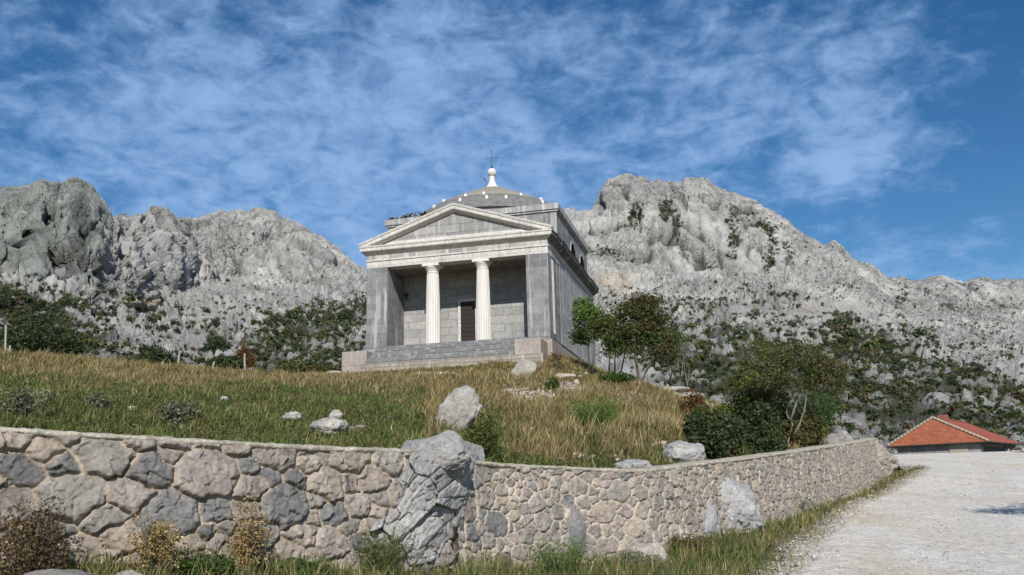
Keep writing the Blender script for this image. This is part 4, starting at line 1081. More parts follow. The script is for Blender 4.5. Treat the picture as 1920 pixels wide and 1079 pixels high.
def tree(name, label, base, dist, trunks, blobs, seed, bark=None, group=None, leaf=.05, per=70, twig=True, rad=.05, spread=.26):
    """trunks: list of px polylines; blobs: (cx, cy, rx, ry, n, palette) in px, all at the tree's own distance"""
    rg = np.random.default_rng(seed)
    b0 = at(base[0], base[1], dist); root = empty(name, b0); tag(root, label, 'tree', group)
    W = lambda x, y, dy=0.0: at(x, y, dist) - b0 + np.array([0, dy, 0])
    bark = bark or M_BARK
    tops = []
    tm = MB()
    for tr in trunks:
        pts = [W(x, y, rg.uniform(-.08, .08) * k) for k, (x, y) in enumerate(tr)]
        pts[0] = pts[0] + np.array([0, 0, -.25])
        rr = [rad * (1 - .62 * k / (len(pts) - 1)) for k in range(len(pts))]
        rr[0] *= 1.35
        # wobble between the given points
        fine, fr = [], []
        for (a, b, ra, rb) in zip(pts[:-1], pts[1:], rr[:-1], rr[1:]):
            for t in (0, .5):
                fine.append(a * (1 - t) + b * t + (rg.normal(0, .015, 3) if t else 0)); fr.append(ra * (1 - t) + rb * t)
        fine.append(pts[-1]); fr.append(rr[-1])
        tm.tube(fine, fr, 8); tops += [(fine[k], fr[k]) for k in range(len(fine) // 2, len(fine))]
    tm.build('trunk', bark, root, sm=True)
    bm_ = MB(); LC, LCol = [], []
    tp = np.array([t[0] for t in tops])
    for cx, cy, rx, ry, n, pal in blobs:
        c0 = W(cx, cy); R = np.array([rx, (rx + ry) / 2, ry]) / F * dist; p = np.array(PAL[pal])
        for k in range(n):
            u = rg.normal(size=3); u /= np.linalg.norm(u); c = c0 + u * R * rg.uniform(.25, 1.0) ** .5
            j = np.argmin(np.linalg.norm((tp - c) * np.array([1, 1, .7]), axis=1)); s, sr = tops[j]
            m = (s + c) / 2 + rg.normal(0, .08, 3) + np.array([0, 0, .05])
            bm_.tube([s, m, c], [min(sr * .6, .03), .012, .004], 4)
            if twig:
                for _ in range(3):
                    e = c + rg.normal(0, spread * .9, 3); bm_.tube([m * .3 + c * .7, e], [.006, .002], 3)
            q = int(per * rg.uniform(.6, 1.4)); sp = spread * rg.uniform(.7, 1.25)
            L = c + rg.normal(0, 1, (q, 3)) * sp * np.array([1, 1, .62])
            LC.append(L); LCol.append(p[rg.integers(0, len(p))] * rg.uniform(.7, 1.35, (q, 1)) * (p[rg.integers(0, len(p), q)] / p.mean(0)) ** .5)
    bm_.build('branches', bark, root)
    leaves_obj('crown', np.concatenate(LC), np.clip(np.concatenate(LCol), 0, 1), leaf, rg, root)
    return root

# ================================================================== THE CHAPEL
def build_chapel():
    G = ashlar('grey ashlar', (.20, .206, .21), (.38, .382, .38), (.42, .42, .41), palev=.65, pale=(.5, .49, .47))
    GB = ashlar('pale inner ashlar', (.47, .47, .45), (.33, .33, .325), (.2, .2, .2), bw=1.2, bh=.5, stain=.2, palev=.25, pale=(.42, .41, .39))
    GT = ashlar('tympanum ashlar', (.44, .435, .42), (.27, .27, .27), (.10, .10, .10), bw=1.5, bh=.52, stain=.35, palev=.4)
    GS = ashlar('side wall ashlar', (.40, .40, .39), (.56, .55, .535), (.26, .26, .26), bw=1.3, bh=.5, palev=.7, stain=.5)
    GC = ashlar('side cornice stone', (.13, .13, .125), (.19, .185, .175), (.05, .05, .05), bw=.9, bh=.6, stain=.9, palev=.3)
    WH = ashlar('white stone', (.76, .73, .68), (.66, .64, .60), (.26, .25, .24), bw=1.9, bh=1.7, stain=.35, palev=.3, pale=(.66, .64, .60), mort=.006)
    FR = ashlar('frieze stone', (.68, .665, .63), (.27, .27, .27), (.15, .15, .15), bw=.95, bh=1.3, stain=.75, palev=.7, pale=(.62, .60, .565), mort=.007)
    WC = NT('column marble', .75, .3)
    c = WC.mix(WC.ramp(WC.noise(1.6, 5, .6, WC.mapping((3, 3, .35))), [(.5, 0), (.72, .55)]), (.66, .64, .595), (.50, .46, .41))
    c = WC.mix(WC.ramp(WC.noise(9, 5, .65), [(.35, .3), (.6, 0)]), c, (.45, .43, .40)); WC.color(c); WC.bump(WC.noise(25, 5, .6), .3, .006); WC = WC.m
    PK = ashlar('pink plinth stone', (.40, .345, .305), (.45, .39, .35), (.28, .24, .21), bw=2.4, bh=1.3, stain=.25, palev=.25, pale=(.66, .61, .56))
    FT = ashlar('footing stone', (.38, .34, .27), (.46, .42, .35), (.20, .17, .13), bw=.8, bh=.22, stain=.5, palev=.3, mort=.02)
    ST = ashlar('step stone', (.205, .21, .215), (.26, .265, .265), (.08, .08, .075), bw=1.6, bh=.4, stain=.5, palev=.25)
    RF = flat('weathered roof slab', (.15, .15, .15), .9, .2, 3, .4, 18)
    DK = flat('dark door timber', (.020, .011, .010), .6, .4, 9, .35, 40)
    CAP = flat('dome mortar cap', (.27, .245, .20), .95, .1, 3, .25, 30)
    SH = flat('dome slabs', (.17, .17, .165), .95, .1, 4, .35, 30)
    IR = flat('rusty iron', (.05, .04, .035), .6, .5, 9, .3, 20)
    LD = flat('torn roofing sheet', (.42, .43, .44), .5, .5, 5, .35, 10, 0.0)
    ch = empty('chapel', (-8.9142, 54.133, 8.7883), -.2457)
    tag(ch, 'grey stone chapel with two white columns, pediment and low dome on the hilltop', 'chapel')
    W, L, D = 11.4, 16.2, 2.95
    # walls
    m = MB(); m.box(0, W, D, L, 0, 5.0); m.box(.35, W - .35, D + .02, L - .4, 5.0, 6.2)
    wall = m.build('wall', GB, ch)
    m = MB(); m.box(-.02, W + .02, 2.7, L + .02, .0, 5.02)
    # side walls (thin outer leaf so the portico's back wall keeps its own stone)
    sw = MB(); sw.box(W, W + .03, 3.2, L + .03, 0, 4.95); sw.box(-.03, 0, 3.2, L + .03, 0, 4.95); sw.box(-.03, W + .03, L, L + .03, 0, 4.95); sw.build('side_wall', GS, ch)
    m.bm.free()
    for u0, u1 in ((0, 1.34), (W - 1.34, W)):
        p = MB(); p.box(u0, u1, 0, .78, 0, 4.95)
        iu = (u0 + .04, u1 - .03) if u0 == 0 else (u0 + .03, u1 - .04)
        p.box(iu[0], iu[1], .78, D, 0, 4.95)
        p.box(iu[0] - (.04 if u0 == 0 else .02), iu[1] + (.02 if u0 == 0 else .04) , 2.2, D + .3, 0, 4.95) if False else None
        p.build('pier', G, ch, bevel=.012)
        q = MB(); x0 = u0 if u0 == 0 else W - .05; q.box(x0 - .012, x0 + .062, .78, 3.2, .0, 4.95); q.build('corner_face', G, ch)
    # string of thin vertical reveals on the right flank
    for v in (.95, 1.25): 
        q = MB(); q.box(W + .012, W + .05, v, v + .09, .3, 4.8); q.build('pilaster_strip', WH, ch)
    # back wall plinth, floor, ceiling of the portico
    m = MB(); m.box(1.31, W - 1.31, -.3, D, -.16, 0.0); m.box(-.0, W, -.02, D + .2, -.16, -.003); m.build('portico_floor', ST, ch)
    m = MB(); m.box(.3, W - .3, .72, D, 4.96, 5.1); m.build('portico_ceiling', flat('portico ceiling stone', (.24, .215, .18), .9, .2, 2.5, .35, 14), ch)
    # door
    dr = MB()
    for k in range(11):
        z = .02 + k * .275; dr.box(5.12, 6.03, D - .035 + .006 * (k % 2), D + .03, z, z + .262)
    door = dr.build('door', DK, ch, bevel=.006)
    m = MB(); m.box(5.1, 6.05, D - .012, D + .02, 0, 3.06); m.build('door_panel', DK, door)
    m = MB(); m.box(4.93, 5.10, D - .07, D + .01, 0, 3.24); m.box(6.05, 6.22, D - .07, D + .01, 0, 3.24); m.box(5.10, 6.05, D - .07, D + .01, 3.06, 3.24); m.build('door_frame', WH, door, bevel=.01)
    m = MB(); m.box(4.85, 6.30, D - .20, D + .01, 3.46, 3.62); m.box(4.93, 6.22, D - .12, D + .01, 3.24, 3.46); m.build('door_cornice', GB, ch, bevel=.012)
    m = MB(); m.tube([(5.25, D - .06, 1.35), (5.25, D - .11, 1.35), (5.25, D - .11, 1.22)], .014); m.build('handle', IR, door)
    # columns
    for cu in (4.14, 7.30):
        mb = MB(); prof = [(.455, 0), (.455, .02)] + [(.445 - .085 * (t ** 1.25) + .012 * math.sin(t * 3.14), .02 + 4.38 * t) for t in [k / 14 for k in range(15)]]
        mb.lathe(prof, cu, .42, 160, 20, .06); col = mb.build('column', WC, ch, sm=False)
        cp = MB(); cp.lathe([(.362, 4.39), (.375, 4.41), (.362, 4.43), (.362, 4.50), (.38, 4.52), (.41, 4.60), (.475, 4.70), (.50, 4.76), (.49, 4.79)], cu, .42, 48)
        cp.box(cu - .52, cu + .52, .42 - .50, .42 + .52, 4.79, 4.948); cp.build('capital', WC, col, bevel=.0)
    # entablature
    m = MB(); m.box(-.015, W + .015, -.015, .80, 4.95, 5.37); m.build('architrave', WH, ch, bevel=.008)
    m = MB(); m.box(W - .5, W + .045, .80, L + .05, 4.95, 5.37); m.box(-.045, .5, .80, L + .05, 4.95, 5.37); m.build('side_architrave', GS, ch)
    m = MB(); m.box(-.07, W + .07, -.07, .78, 5.372, 5.47); m.box(W - .3, W + .10, .78, L + .1, 5.372, 5.46); m.box(-.10, .3, .78, L + .1, 5.372, 5.46); m.build('string_course', WH, ch, bevel=.01)
    m = MB(); m.box(0, W, -.0, .76, 5.472, 6.27); m.build('frieze', FR, ch)
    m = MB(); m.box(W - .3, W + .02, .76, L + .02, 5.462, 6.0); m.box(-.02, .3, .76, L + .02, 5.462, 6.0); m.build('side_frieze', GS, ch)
    prof = [(0.0, 5.76), (-.06, 5.80), (-.27, 5.97), (-.31, 5.985), (-.33, 6.03), (-.33, 6.19), (-.365, 6.21), (-.38, 6.28), (-.36, 6.30), (0.0, 6.33)]
    # front cornice, mitred at the corners with the flanks
    m = MB(); nP = len(prof)
    ringL = [(q, q, z) for q, z in prof]; ringR = [(W - q, q, z) for q, z in prof]; m.loft([ringL, ringR]); cor = m.build('cornice', WH, ch)
    rn = random.Random(4)
    # flank cornices: worn, stained, some blocks slipped
    for sgn in (0, 1):
        m = MB(); v = .0; first = True
        while v < L + .3:
            ln = rn.uniform(.9, 1.5); v2 = min(v + ln, L + .36); j = 0 if first else rn.uniform(-.05, .03)
            def P_(q, z, vv, j=j): return ((W - q * 1.35 + j) if sgn else (q * 1.35 - j), vv, z + j * .4)
            a = [(((W - q) if sgn else q), q, z) for q, z in prof] if first else [P_(q, z, v + .012) for q, z in prof]
            b = [P_(q, z, v2) for q, z in prof]
            m.loft([a, b] if sgn else [b, a]); v = v2; first = False
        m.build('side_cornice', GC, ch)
    # tympanum and raking cornices
    ap = 8.06; m = MB(); m.prism([(.15, 6.30), (W - .15, 6.30), (W / 2, ap)], 'y', 0.02, .6); m.build('tympanum', GT, ch)
    m = MB(); m.prism([(.9, 6.33), (W - .9, 6.33), (W - 1.7, 6.56), (1.7, 6.56)], 'y', -.03, .02); m.build('tympanum_base_course', WH, ch)
    for s in (0, 1):
        pr = [(0.0, -.10), (-.22, .00), (-.30, .03), (-.33, .07), (-.33, .25), (-.37, .28), (-.39, .38), (-.36, .41), (.5, .44)]
        e = (-.36, 6.10) if s == 0 else (W + .36, 6.10); a_ = (W / 2, 8.12)
        dx, dz = a_[0] - e[0], a_[1] - e[1]; ln = math.hypot(dx, dz)
        r1 = [(e[0], v, e[1] + h) for v, h in pr]; r2 = [(a_[0], v, a_[1] + h) for v, h in pr]
        # cut the foot level with the top of the horizontal cornice
        r1 = [(x + max(0, (6.3 - z)) * dx / dz, v, max(z, 6.3)) for x, v, z in r1]
        m = MB(); m.loft([r1, r2] if s == 0 else [r2, r1]); m.build('raking_cornice', WH, ch)
    # gable roof of the portico
    m = MB(); m.prism([(-.3, 6.40), (W + .3, 6.40), (W / 2, 8.44)], 'y', .5, 3.12); m.build('portico_roof', RF, ch)
    m = MB(); m.box(-.2, W + .2, 3.12, L + .2, 6.02, 6.36); m.build('eaves_slab', RF, ch)
    # attic block with coping
    a0, a1 = .03, W - .03
    m = MB(); m.box(a0, a1, 3.27, 14.4, 6.362, 8.62); m.build('attic', G, ch)
    m = MB(); rn = random.Random(9)
    def cope(x0, x1, y0, y1, along):
        p = x0 if along == 'x' else y0; end = x1 if along == 'x' else y1
        while p < end - .01:
            q = min(p + rn.uniform(1.2, 1.9), end); dz = rn.uniform(-.02, .015)
            if end - q < .5: q = end
            if along == 'x': m.box(p + .006, q, y0, y1, 8.62, 9.03 + dz)
            else: m.box(x0, x1, p + .006, q, 8.62, 9.03 + dz)
            p = q
    cope(a0 - .17, a1 + .17, 3.1, 3.9, 'x'); cope(a1 - .5, a1 + .17, 3.906, 14.57, 'y'); cope(a0 - .17, a0 + .5, 3.906, 14.57, 'y'); cope(a0 + .5, a1 - .5, 13.9, 14.57, 'x')
    m.build('attic_coping', GS, ch, bevel=.015)
    m = MB(); m.box(a0 - .09, a1 + .09, 3.18, 3.26, 8.50, 8.62); m.box(a1, a1 + .09, 3.27, 14.4, 8.50, 8.62); m.build('coping_moulding', GS, ch)
    m = MB(); m.box(.5, W - .5, 3.9, 13.9, 8.625, 8.9); m.build('attic_roof', RF, ch)
    # lunette windows in the right flank of the attic: frame, bars, dark glass
    for vc in (8.6, 12.1):
        win = MB(); n = 14; r = .82; zb = 6.95; outer = [(vc + (r + .16) * math.cos(a), zb + (r + .16) * math.sin(a)) for a in [math.pi * k / n for k in range(n + 1)]]
        inner = [(vc + r * math.cos(a), zb + r * math.sin(a)) for a in [math.pi * k / n for k in range(n + 1)]]
        for k in range(n):
            win.prism([outer[k], outer[k + 1], inner[k + 1], inner[k]], 'x', a1 - .02, a1 + .035)
        win.box(a1 - .02, a1 + .06, vc - r - .16, vc + r + .16, zb - .14, zb)
        wo = win.build('window', GS, ch)
        g = MB(); g.prism(inner, 'x', a1 - .01, a1 + .045); g.build('glass', flat('dark window void', (.012, .013, .015), .95, .0), wo)
    # dome: laid in overlapping courses
    cu, cv = 5.72, 8.8
    dp = [(5.35, 8.7), (5.35, 9.3)]; K = [(5.5, 9.35), (5.38, 9.75), (5.12, 10.1), (4.75, 10.38), (4.3, 10.62)]
    crs = 6
    for k in range(crs):
        f0, f1 = k / crs, (k + 1) / crs; rr = lambda f: (np.interp(f * 4, range(5), [a for a, _ in K]), np.interp(f * 4, range(5), [b for _, b in K]))
        a, b = rr(f0), rr(f1); dp += [(a[0] + .02, a[1]), (b[0] + .03, b[1] - .005), (b[0] + .0, b[1])]
    m = MB(); m.lathe([tuple(map(float, p)) for p in dp], cu, cv, 56); dome = m.build('dome', SH, ch)
    m = MB(); m.lathe([(4.36, 10.50), (4.34, 10.64), (3.5, 11.07), (2.5, 11.56), (1.5, 12.02), (.9, 12.29), (.5, 12.43), (.05, 12.45)], cu, cv, 56); m.build('dome_cap', CAP, dome, sm=True)
    WB = flat('white dome block', (.74, .73, .70), .8, .2, 6, .12)
    for rad, z, angs in ((4.50, 10.50, (-32, -8, 8, 40, 62, 95, 130, 165, -60, -95, -150)), (5.18, 10.02, (-34, -9, 11, 25, 55, 80, 120, 160, -65, -90, -130))):
        for a in angs:
            t = math.radians(a); x, y = cu + rad * math.sin(t), cv - rad * math.cos(t)
            m = MB(); m.box(-.085, .085, -.06, .10, -.08, .17); o = m.build('dome_block', WB, dome, bevel=.02); o.location = (x, y, z); o.rotation_euler = (0, 0, t)
    m = MB(); m.prism([(3.95, 9.0), (4.05, 9.0), (4.5, 9.75), (4.4, 9.75)], 'x', 5.9, 8.1); m.build('dark_roof_sheet', RF, ch)
    # finial, ball and cross
    m = MB(); m.lathe([(.50, 12.38), (.50, 12.45), (.47, 12.50), (.45, 12.56), (.36, 12.62), (.27, 12.80), (.21, 13.02), (.185, 13.22), (.20, 13.30), (.17, 13.33)], cu, cv, 32)
    fin = m.build('finial', WC, ch, sm=True)
    m = MB(); m.lathe([(.325 * math.sin(a), 13.63 - .325 * math.cos(a)) for a in [math.pi * k / 18 for k in range(1, 18)]], cu, cv, 32); m.build('ball', flat('finial ball stone', (.60, .60, .58), .8, .2, 5, .15), fin, sm=True)
    m = MB(); m.lathe([(.03, 13.94), (.07, 13.99), (.085, 14.05), (.06, 14.11), (.02, 14.15)], cu, cv, 14)
    m.tube([(cu, cv, 14.1), (cu, cv, 15.3)], .017); m.tube([(cu - .40, cv, 14.74), (cu + .40, cv, 14.74)], .016)
    for dx, dz in ((-.40, 14.74), (.40, 14.74), (0, 15.3)): m.tube([(cu + dx - .04, cv, dz), (cu + dx + .04, cv, dz)], .026)
    m.build('cross', IR, ch)
    m = MB(); m.tube([(cu - .55, cv - .1, 12.45), (cu - .36, cv - .1, 12.9), (cu - .52, cv - .1, 13.16)], .02); m.box(cu - .60, cu - .50, cv - .14, cv - .06, 13.12, 13.24); m.build('bent_iron_bracket', IR, ch)
    # torn sheets lying on the left end of the attic coping
    rn = random.Random(12)
    for k in range(9):
        m = MB(); x = .05 + k * .26 + rn.uniform(-.1, .1); w, h = rn.uniform(.35, .8), rn.uniform(.2, .5); z = 9.06 + .02 * k
        g = [[(x + w * i / 5, 3.25 + h * j / 3 + rn.uniform(-.02, .02), z + rn.uniform(0, .16) + .10 * math.sin(i * 1.3 + k)) for j in range(4)] for i in range(6)]
        for i in range(5):
            for j in range(3): m.poly([g[i][j], g[i + 1][j], g[i + 1][j + 1], g[i][j + 1]])
        bmesh.ops.remove_doubles(m.bm, verts=m.bm.verts, dist=.0005)
        o = m.build('roofing_sheet', LD if k % 2 else IR, ch)
        md = o.modifiers.new('s', 'SOLIDIFY'); md.thickness = .012
    m = MB(); m.tube([(1.95, 3.3, 9.03), (1.98, 3.3, 9.4)], .05); m.build('vent_stub', IR, ch)
    # stylobate and six steps
    st = MB(); n = 6
    for k in range(n):
        z1 = -.16 - .18 * k if k else -.165; z0 = -.165 - .18 * (k + 1)
        v0 = -.36 - .28 * (k + 1); st.box(.86, 9.69, v0, (-.36 - .28 * k) if k else .0, -1.5, z1 - .0)
    st.build('step', ST, ch, bevel=.012)
    m = MB(); m.box(-.72, .85, -1.85, -.02, -2.4, -.44); m.build('stair_block', PK, ch, bevel=.02)
    m = MB(); m.box(9.70, 11.22, -1.85, -.02, -1.24, -.36); m.build('stair_block', PK, ch, bevel=.02)
    m = MB(); m.box(-.05, 1.0, -.5, -.02, -.5, -.17); m.build('stair_block_cap', PK, ch, bevel=.02)
    m = MB(); m.box(.6, 11.4, -2.2, -.5, -2.6, -1.27); m.build('footing', FT, ch, bevel=.015)
    m = MB(); m.box(-.10, W + .10, -.06, L + .12, -4.2, -.17); m.build('plinth', PK, ch, bevel=.015)
    # small lamp bracket on the porch ceiling, right of the right column
    m = MB(); m.tube([(8.3, 1.3, 4.96), (8.3, 1.3, 4.72)], .02); m.tube([(8.3 + .16 * math.cos(a), 1.3, 4.58 + .16 * math.sin(a)) for a in [k * .45 for k in range(15)]], .014, 6); m.build('iron_ring', IR, ch)
    m = MB(); m.box(1.40, 1.62, D - .22, D - .01, 3.74, 3.86); m.prism([(D - .2, 3.74), (D - .02, 3.74), (D - .02, 3.45)], 'x', 1.46, 1.54); m.build('wall_bracket', IR, ch)
    return ch

# ================================================================== RED-ROOFED HOUSE
def build_house():
    TL = NT('red roof tiles', .8, .25)
    uv = TL.mapping((1, 1, 1), TL.co.outputs['UV'])
    br = TL.n('TexBrick'); TL.set(br, Scale=1.0, Mortar_Size=.018, Mortar_Smooth=.4, Brick_Width=.24, Row_Height=.30)
    br.inputs['Color1'].default_value = (.40, .105, .062, 1); br.inputs['Color2'].default_value = (.31, .08, .05, 1); br.inputs['Mortar'].default_value = (.20, .05, .035, 1)
    TL.L.new(uv, br.inputs['Vector']); TL.color(TL.mix(TL.ramp(TL.noise(2.2, 5, .6), [(.4, 0), (.75, .35)]), br.outputs['Color'], (.25, .12, .08))); TL.bump(br.outputs['Fac'], .6, -.03)
    GB = NT('red hip tiles', .85, .2)
    br = GB.n('TexBrick'); GB.set(br, Scale=1.0, Mortar_Size=.022, Mortar_Smooth=.3, Brick_Width=.26, Row_Height=.125)
    br.inputs['Color1'].default_value = (.40, .12, .06, 1); br.inputs['Color2'].default_value = (.27, .075, .042, 1); br.inputs['Mortar'].default_value = (.26, .09, .05, 1)
    GB.L.new(GB.co.outputs['UV'], br.inputs['Vector']); GB.color(GB.mix(GB.ramp(GB.noise(2.5, 5, .6), [(.42, 0), (.7, .4)]), br.outputs['Color'], (.42, .20, .11))); GB.bump(br.outputs['Fac'], .8, -.02)
    CN = flat('pale concrete trim', (.36, .33, .26), .9, .2, 6, .2)
    WS = ashlar('rough house wall', (.34, .32, .30), (.44, .41, .37), (.46, .43, .39), bw=.62, bh=.3, stain=.5, mort=.03)
    DKM = flat('dark gutter', (.045, .045, .045), .6, .4)
    BR = flat('chimney brick', (.24, .10, .07), .9, .2)
    W, L, RI = 6.6, 9.4, 1.88; yaw = math.atan2(-.66, .75)
    ez = 2.90; gz = .3
    hs = empty('house', (28.65, 70.36, gz), yaw); tag(hs, 'low stone house with red hipped tile roof beyond the bend of the road', 'house')
    e = ez - gz
    m = MB(); m.box(.35, W - .35, .3, L - .3, -1.2, e - .02); wl = m.build('wall', WS, hs)
    m = MB(); m.box(.9, 2.4, .27, .32, e - 1.0, e - .75); m.box(W - 2.5, W - 1.25, .24, .32, -1, e - .12); m.build('rendered_panel', CN, wl)
    m = MB(); m.box(W - .37, W - .30, 1.1, 7.6, -.4, e - .34); m.build('dark_opening', flat('shaded stone infill', (.10, .095, .09), .9), wl)
    ax, ay, az = 2.95, 1.0, e + RI + .06; ze = e - .04; xl, xr, yb = -.28, W + .28, L + .05; th = .09
    def slab(pts, uvf, mat):
        me = MB(); bm = me.bm; n = len(pts)
        T_ = [bm.verts.new(p) for p in pts]; B_ = [bm.verts.new((p[0], p[1], p[2] - th)) for p in pts]
        bm.faces.new(T_); bm.faces.new(B_[::-1])
        for k in range(n): bm.faces.new([T_[k], B_[k], B_[(k + 1) % n], T_[(k + 1) % n]])
        o = me.build('roof', mat, hs); uvl = o.data.uv_layers[0]
        for lp in o.data.loops: uvl.data[lp.index].uv = uvf(o.data.vertices[lp.vertex_index].co)
        return o
    slab([(xl, -.05, ze), (xr, -.05, ze), (ax, ay, az)], lambda c: (c.x, (c.z - ze) * 1.15), GB)
    slab([(xr, -.05, ze), (xr, yb, ze), (ax, yb, az), (ax, ay, az)], lambda c: (c.y, math.hypot(c.x - ax, c.z - az)), TL)
    slab([(xl, yb, ze), (xl, -.05, ze), (ax, ay, az), (ax, yb, az)], lambda c: (c.y, math.hypot(c.x - ax, c.z - az)), TL)
    for p0, p1 in (((xl, -.06, ze + .03), (ax, ay, az + .03)), ((xr, -.06, ze + .03), (ax, ay, az + .03))):
        v = MB(); n_ = 14
        for k in range(n_):
            a0 = Vector(p0).lerp(Vector(p1), k / n_); a1_ = Vector(p0).lerp(Vector(p1), (k + 1.2) / n_); v.tube([tuple(a0), tuple(a1_)], [.10, .085], 8)
        v.build('hip_tiles', CN, hs, sm=True)
    m = MB(); m.box(-.26, W + .26, -.08, .22, e - .12, e - .055); m.build('eaves_band', CN, hs, jitter=.006)
    m = MB(); m.tube([(-.3, -.10, e - .10), (W + .3, -.10, e - .10)], .055); m.tube([(W + .32, -.05, e - .10), (W + .32, L, e - .10)], .055); m.build('gutter', DKM, hs)
    m = MB(); 
    for k in range(24): m.box(2.95 - .11, 2.95 + .11, 1.0 + k * .35, 1.32 + k * .35, e + RI + .03, e + RI + .13 + .012 * (k % 2))
    m.build('ridge_tiles', BR, hs, bevel=.03)
    m = MB(); m.box(3.1, 3.75, 1.7, 2.3, e + RI - .5, e + RI + .28); c = m.build('chimney', BR, hs, bevel=.02)
    m = MB(); m.tube([(W - .2, .2, e - .08), (W - .2, .2, -1)], .035); m.build('drainpipe', DKM, hs)
    # ruined enclosure wall beside the house
    base = Vector(at(1880, 850, 71)); rn = random.Random(3)
    r = empty('ruined_wall', (base.x, base.y, .6)); tag(r, 'broken low wall of pale stone slabs right of the red-roofed house', 'wall')
    m = MB(); x = 0
    for k in range(9):
        w = rn.uniform(.45, .9); h = rn.uniform(1.3, 2.1) * (.95 if k % 3 else 1.1)
        m.box(x, x + w - .04, rn.uniform(-.08, .0), .5, -1.2, h * 1.0); x += w
    o = m.build('slab', flat('pale slab stone', (.38, .37, .35), .9, .15, 3, .25), r, bevel=.06, jitter=.03); r.rotation_euler = (0, 0, -.5)

# ================================================================== EVERYTHING THAT STANDS ON THE GROUND
def build_things():
    H = hill_hit
    def hb(label, cx, yb, wpx, hpx, seed, name='boulder', sink=.25, dep=None, ratio=.8, **k):
        pos, d = (H(cx, yb) if dep is None else (Vector(at(cx, yb, dep)), dep))
        w = wpx / F * d / 2; h = hpx / F * d
        # rock() shrinks a unit ball to about 0.85
        o = rock(name, pos + Vector((0, 0, h * (.5 - sink * .3))), (w * 1.2, w * ratio, h * .62 * (1 + sink * .4)), seed, label, **k); return o
    # big ones
    hb('large pale pointed boulder in the meadow above the cracked grey boulder', 860, 810, 62, 76, 21, ratio=.9, tilty=.40, rough=.07, facets=9, sharp=1.5, base=(.38, .36, .33), alt=(.50, .48, .44))
    hb('leaning flat-faced stone slab below the right stair block of the chapel', 984, 712, 46, 34, 5, name='stone_slab', facets=9, rough=.04, tilty=-.3, base=(.36, .34, .29), alt=(.42, .39, .33), sub=4)
    hb('rounded grey rock just behind the wall, left of the dark bush', 1286, 873, 72, 42, 33, base=(.33, .33, .33), alt=(.50, .49, .47), crack=.05)
    hb('flat-topped rock peeping over the wall below the straw grass', 1186, 884, 62, 22, 9, base=(.36, .36, .36), alt=(.45, .44, .42))
    hb('flat whitish rock lying in the green meadow, larger of a pair', 619, 816, 68, 28, 12, base=(.38, .365, .33), alt=(.50, .48, .44))
    hb('small white stone standing just above the flat whitish rock', 629, 792, 24, 22, 14, base=(.40, .38, .34), alt=(.50, .48, .44), sub=4)
    hb('white stone alone in the green meadow left of the flat whitish rock', 547, 790, 36, 15, 15, base=(.42, .40, .36), alt=(.54, .52, .48), sub=4)
    hb('small white stone half hidden in the meadow above the left wall', 246, 772, 20, 10, 16, base=(.50, .48, .40), sub=4)
    hb('small bright stone high in the meadow near the straw grass', 419, 753, 15, 9, 17, base=(.58, .56, .5), sub=4)
    hb('pale block of stone in the grass beside the left stair block', 627, 701, 30, 8, 18, name='stone_block', facets=8, base=(.48, .46, .40), sub=4)
    hb('flat pale slab on the slope between brown sapling and green trees', 1060, 713, 34, 13, 19, name='stone_slab', facets=9, base=(.50, .44, .36), alt=(.56, .5, .42), sub=4)
    hb('small pale stone right of the low green bush on the slope', 1080, 722, 12, 10, 20, base=(.52, .48, .4), sub=4)
    hb('small pale stone lowest in the rubble below the leaning slab', 1022, 728, 10, 7, 24, base=(.52, .48, .4), sub=4)
    hb('pale rock lying in the grass right of the twin-stemmed tree', 1300, 748, 40, 13, 25, base=(.48, .45, .4), sub=4)
    hb('long pale ledge of rock on the slope above the dark bush', 1258, 728, 70, 10, 26, base=(.46, .42, .36), sub=4)
    hb('upright grey boulder behind the wall near its far end', 1585, 842, 34, 32, 27, dep=27.5, base=(.30, .29, .27), alt=(.40, .38, .35))
    hb('squat grey boulder behind the wall, left of the upright one', 1561, 842, 30, 26, 28, dep=26.5, base=(.27, .26, .24), alt=(.36, .34, .31))
    # the great cracked rock that divides the wall
    cracked_outcrop()
    p = at(826, 838, 10.0)
    rock('boulder', Vector((p[0], p[1] + .16, p[2] - .12)), (.50, .42, .33), 41, 'rounded pale grey rock head capping the cracked rock', tilty=.10, sub=6, facets=16, rough=.10, base=(.34, .34, .33), alt=(.50, .49, .46), sharp=.7)
    p = at(1345, 960, 14.9)
    rock('outcrop', Vector((p[0] + .18, p[1] - .02, p[2] - .03)), (.72, .52, .56), 45, 'whitish fissured outcrop built into the right-hand wall', rz=.85, sub=6, facets=14, crack=.07, rough=.07, base=(.34, .345, .35), alt=(.50, .49, .47))
    p = at(1305, 985, 14.0)
    rock('outcrop', Vector((p[0] + .05, p[1] + .0, p[2] - .02)), (.32, .34, .42), 46, 'smooth blue-grey outcrop left of the whitish one in the wall', rz=.5, sub=5, facets=12, rough=.07, base=(.26, .27, .29), alt=(.36, .36, .36))
    p = at(1071, 1010, 11.75)
    rock('wedge_stone', Vector((p[0], p[1] + .03, p[2] + .02)), (.20, .20, .44), 47, 'tall pointed grey stone set in the foot of the wall', sub=5, facets=10, rough=.05, base=(.22, .22, .215), alt=(.29, .28, .265))
    p = at(1205, 1045, 12.1)
    rock('boulder', Vector((p[0], p[1], p[2] - .05)), (.36, .34, .30), 48, 'pale rock jutting from the foot of the wall above the verge', rz=.3, sub=5, facets=11, rough=.08, base=(.44, .40, .35), alt=(.56, .53, .48))
    p = at(1633, 868, 29.6)
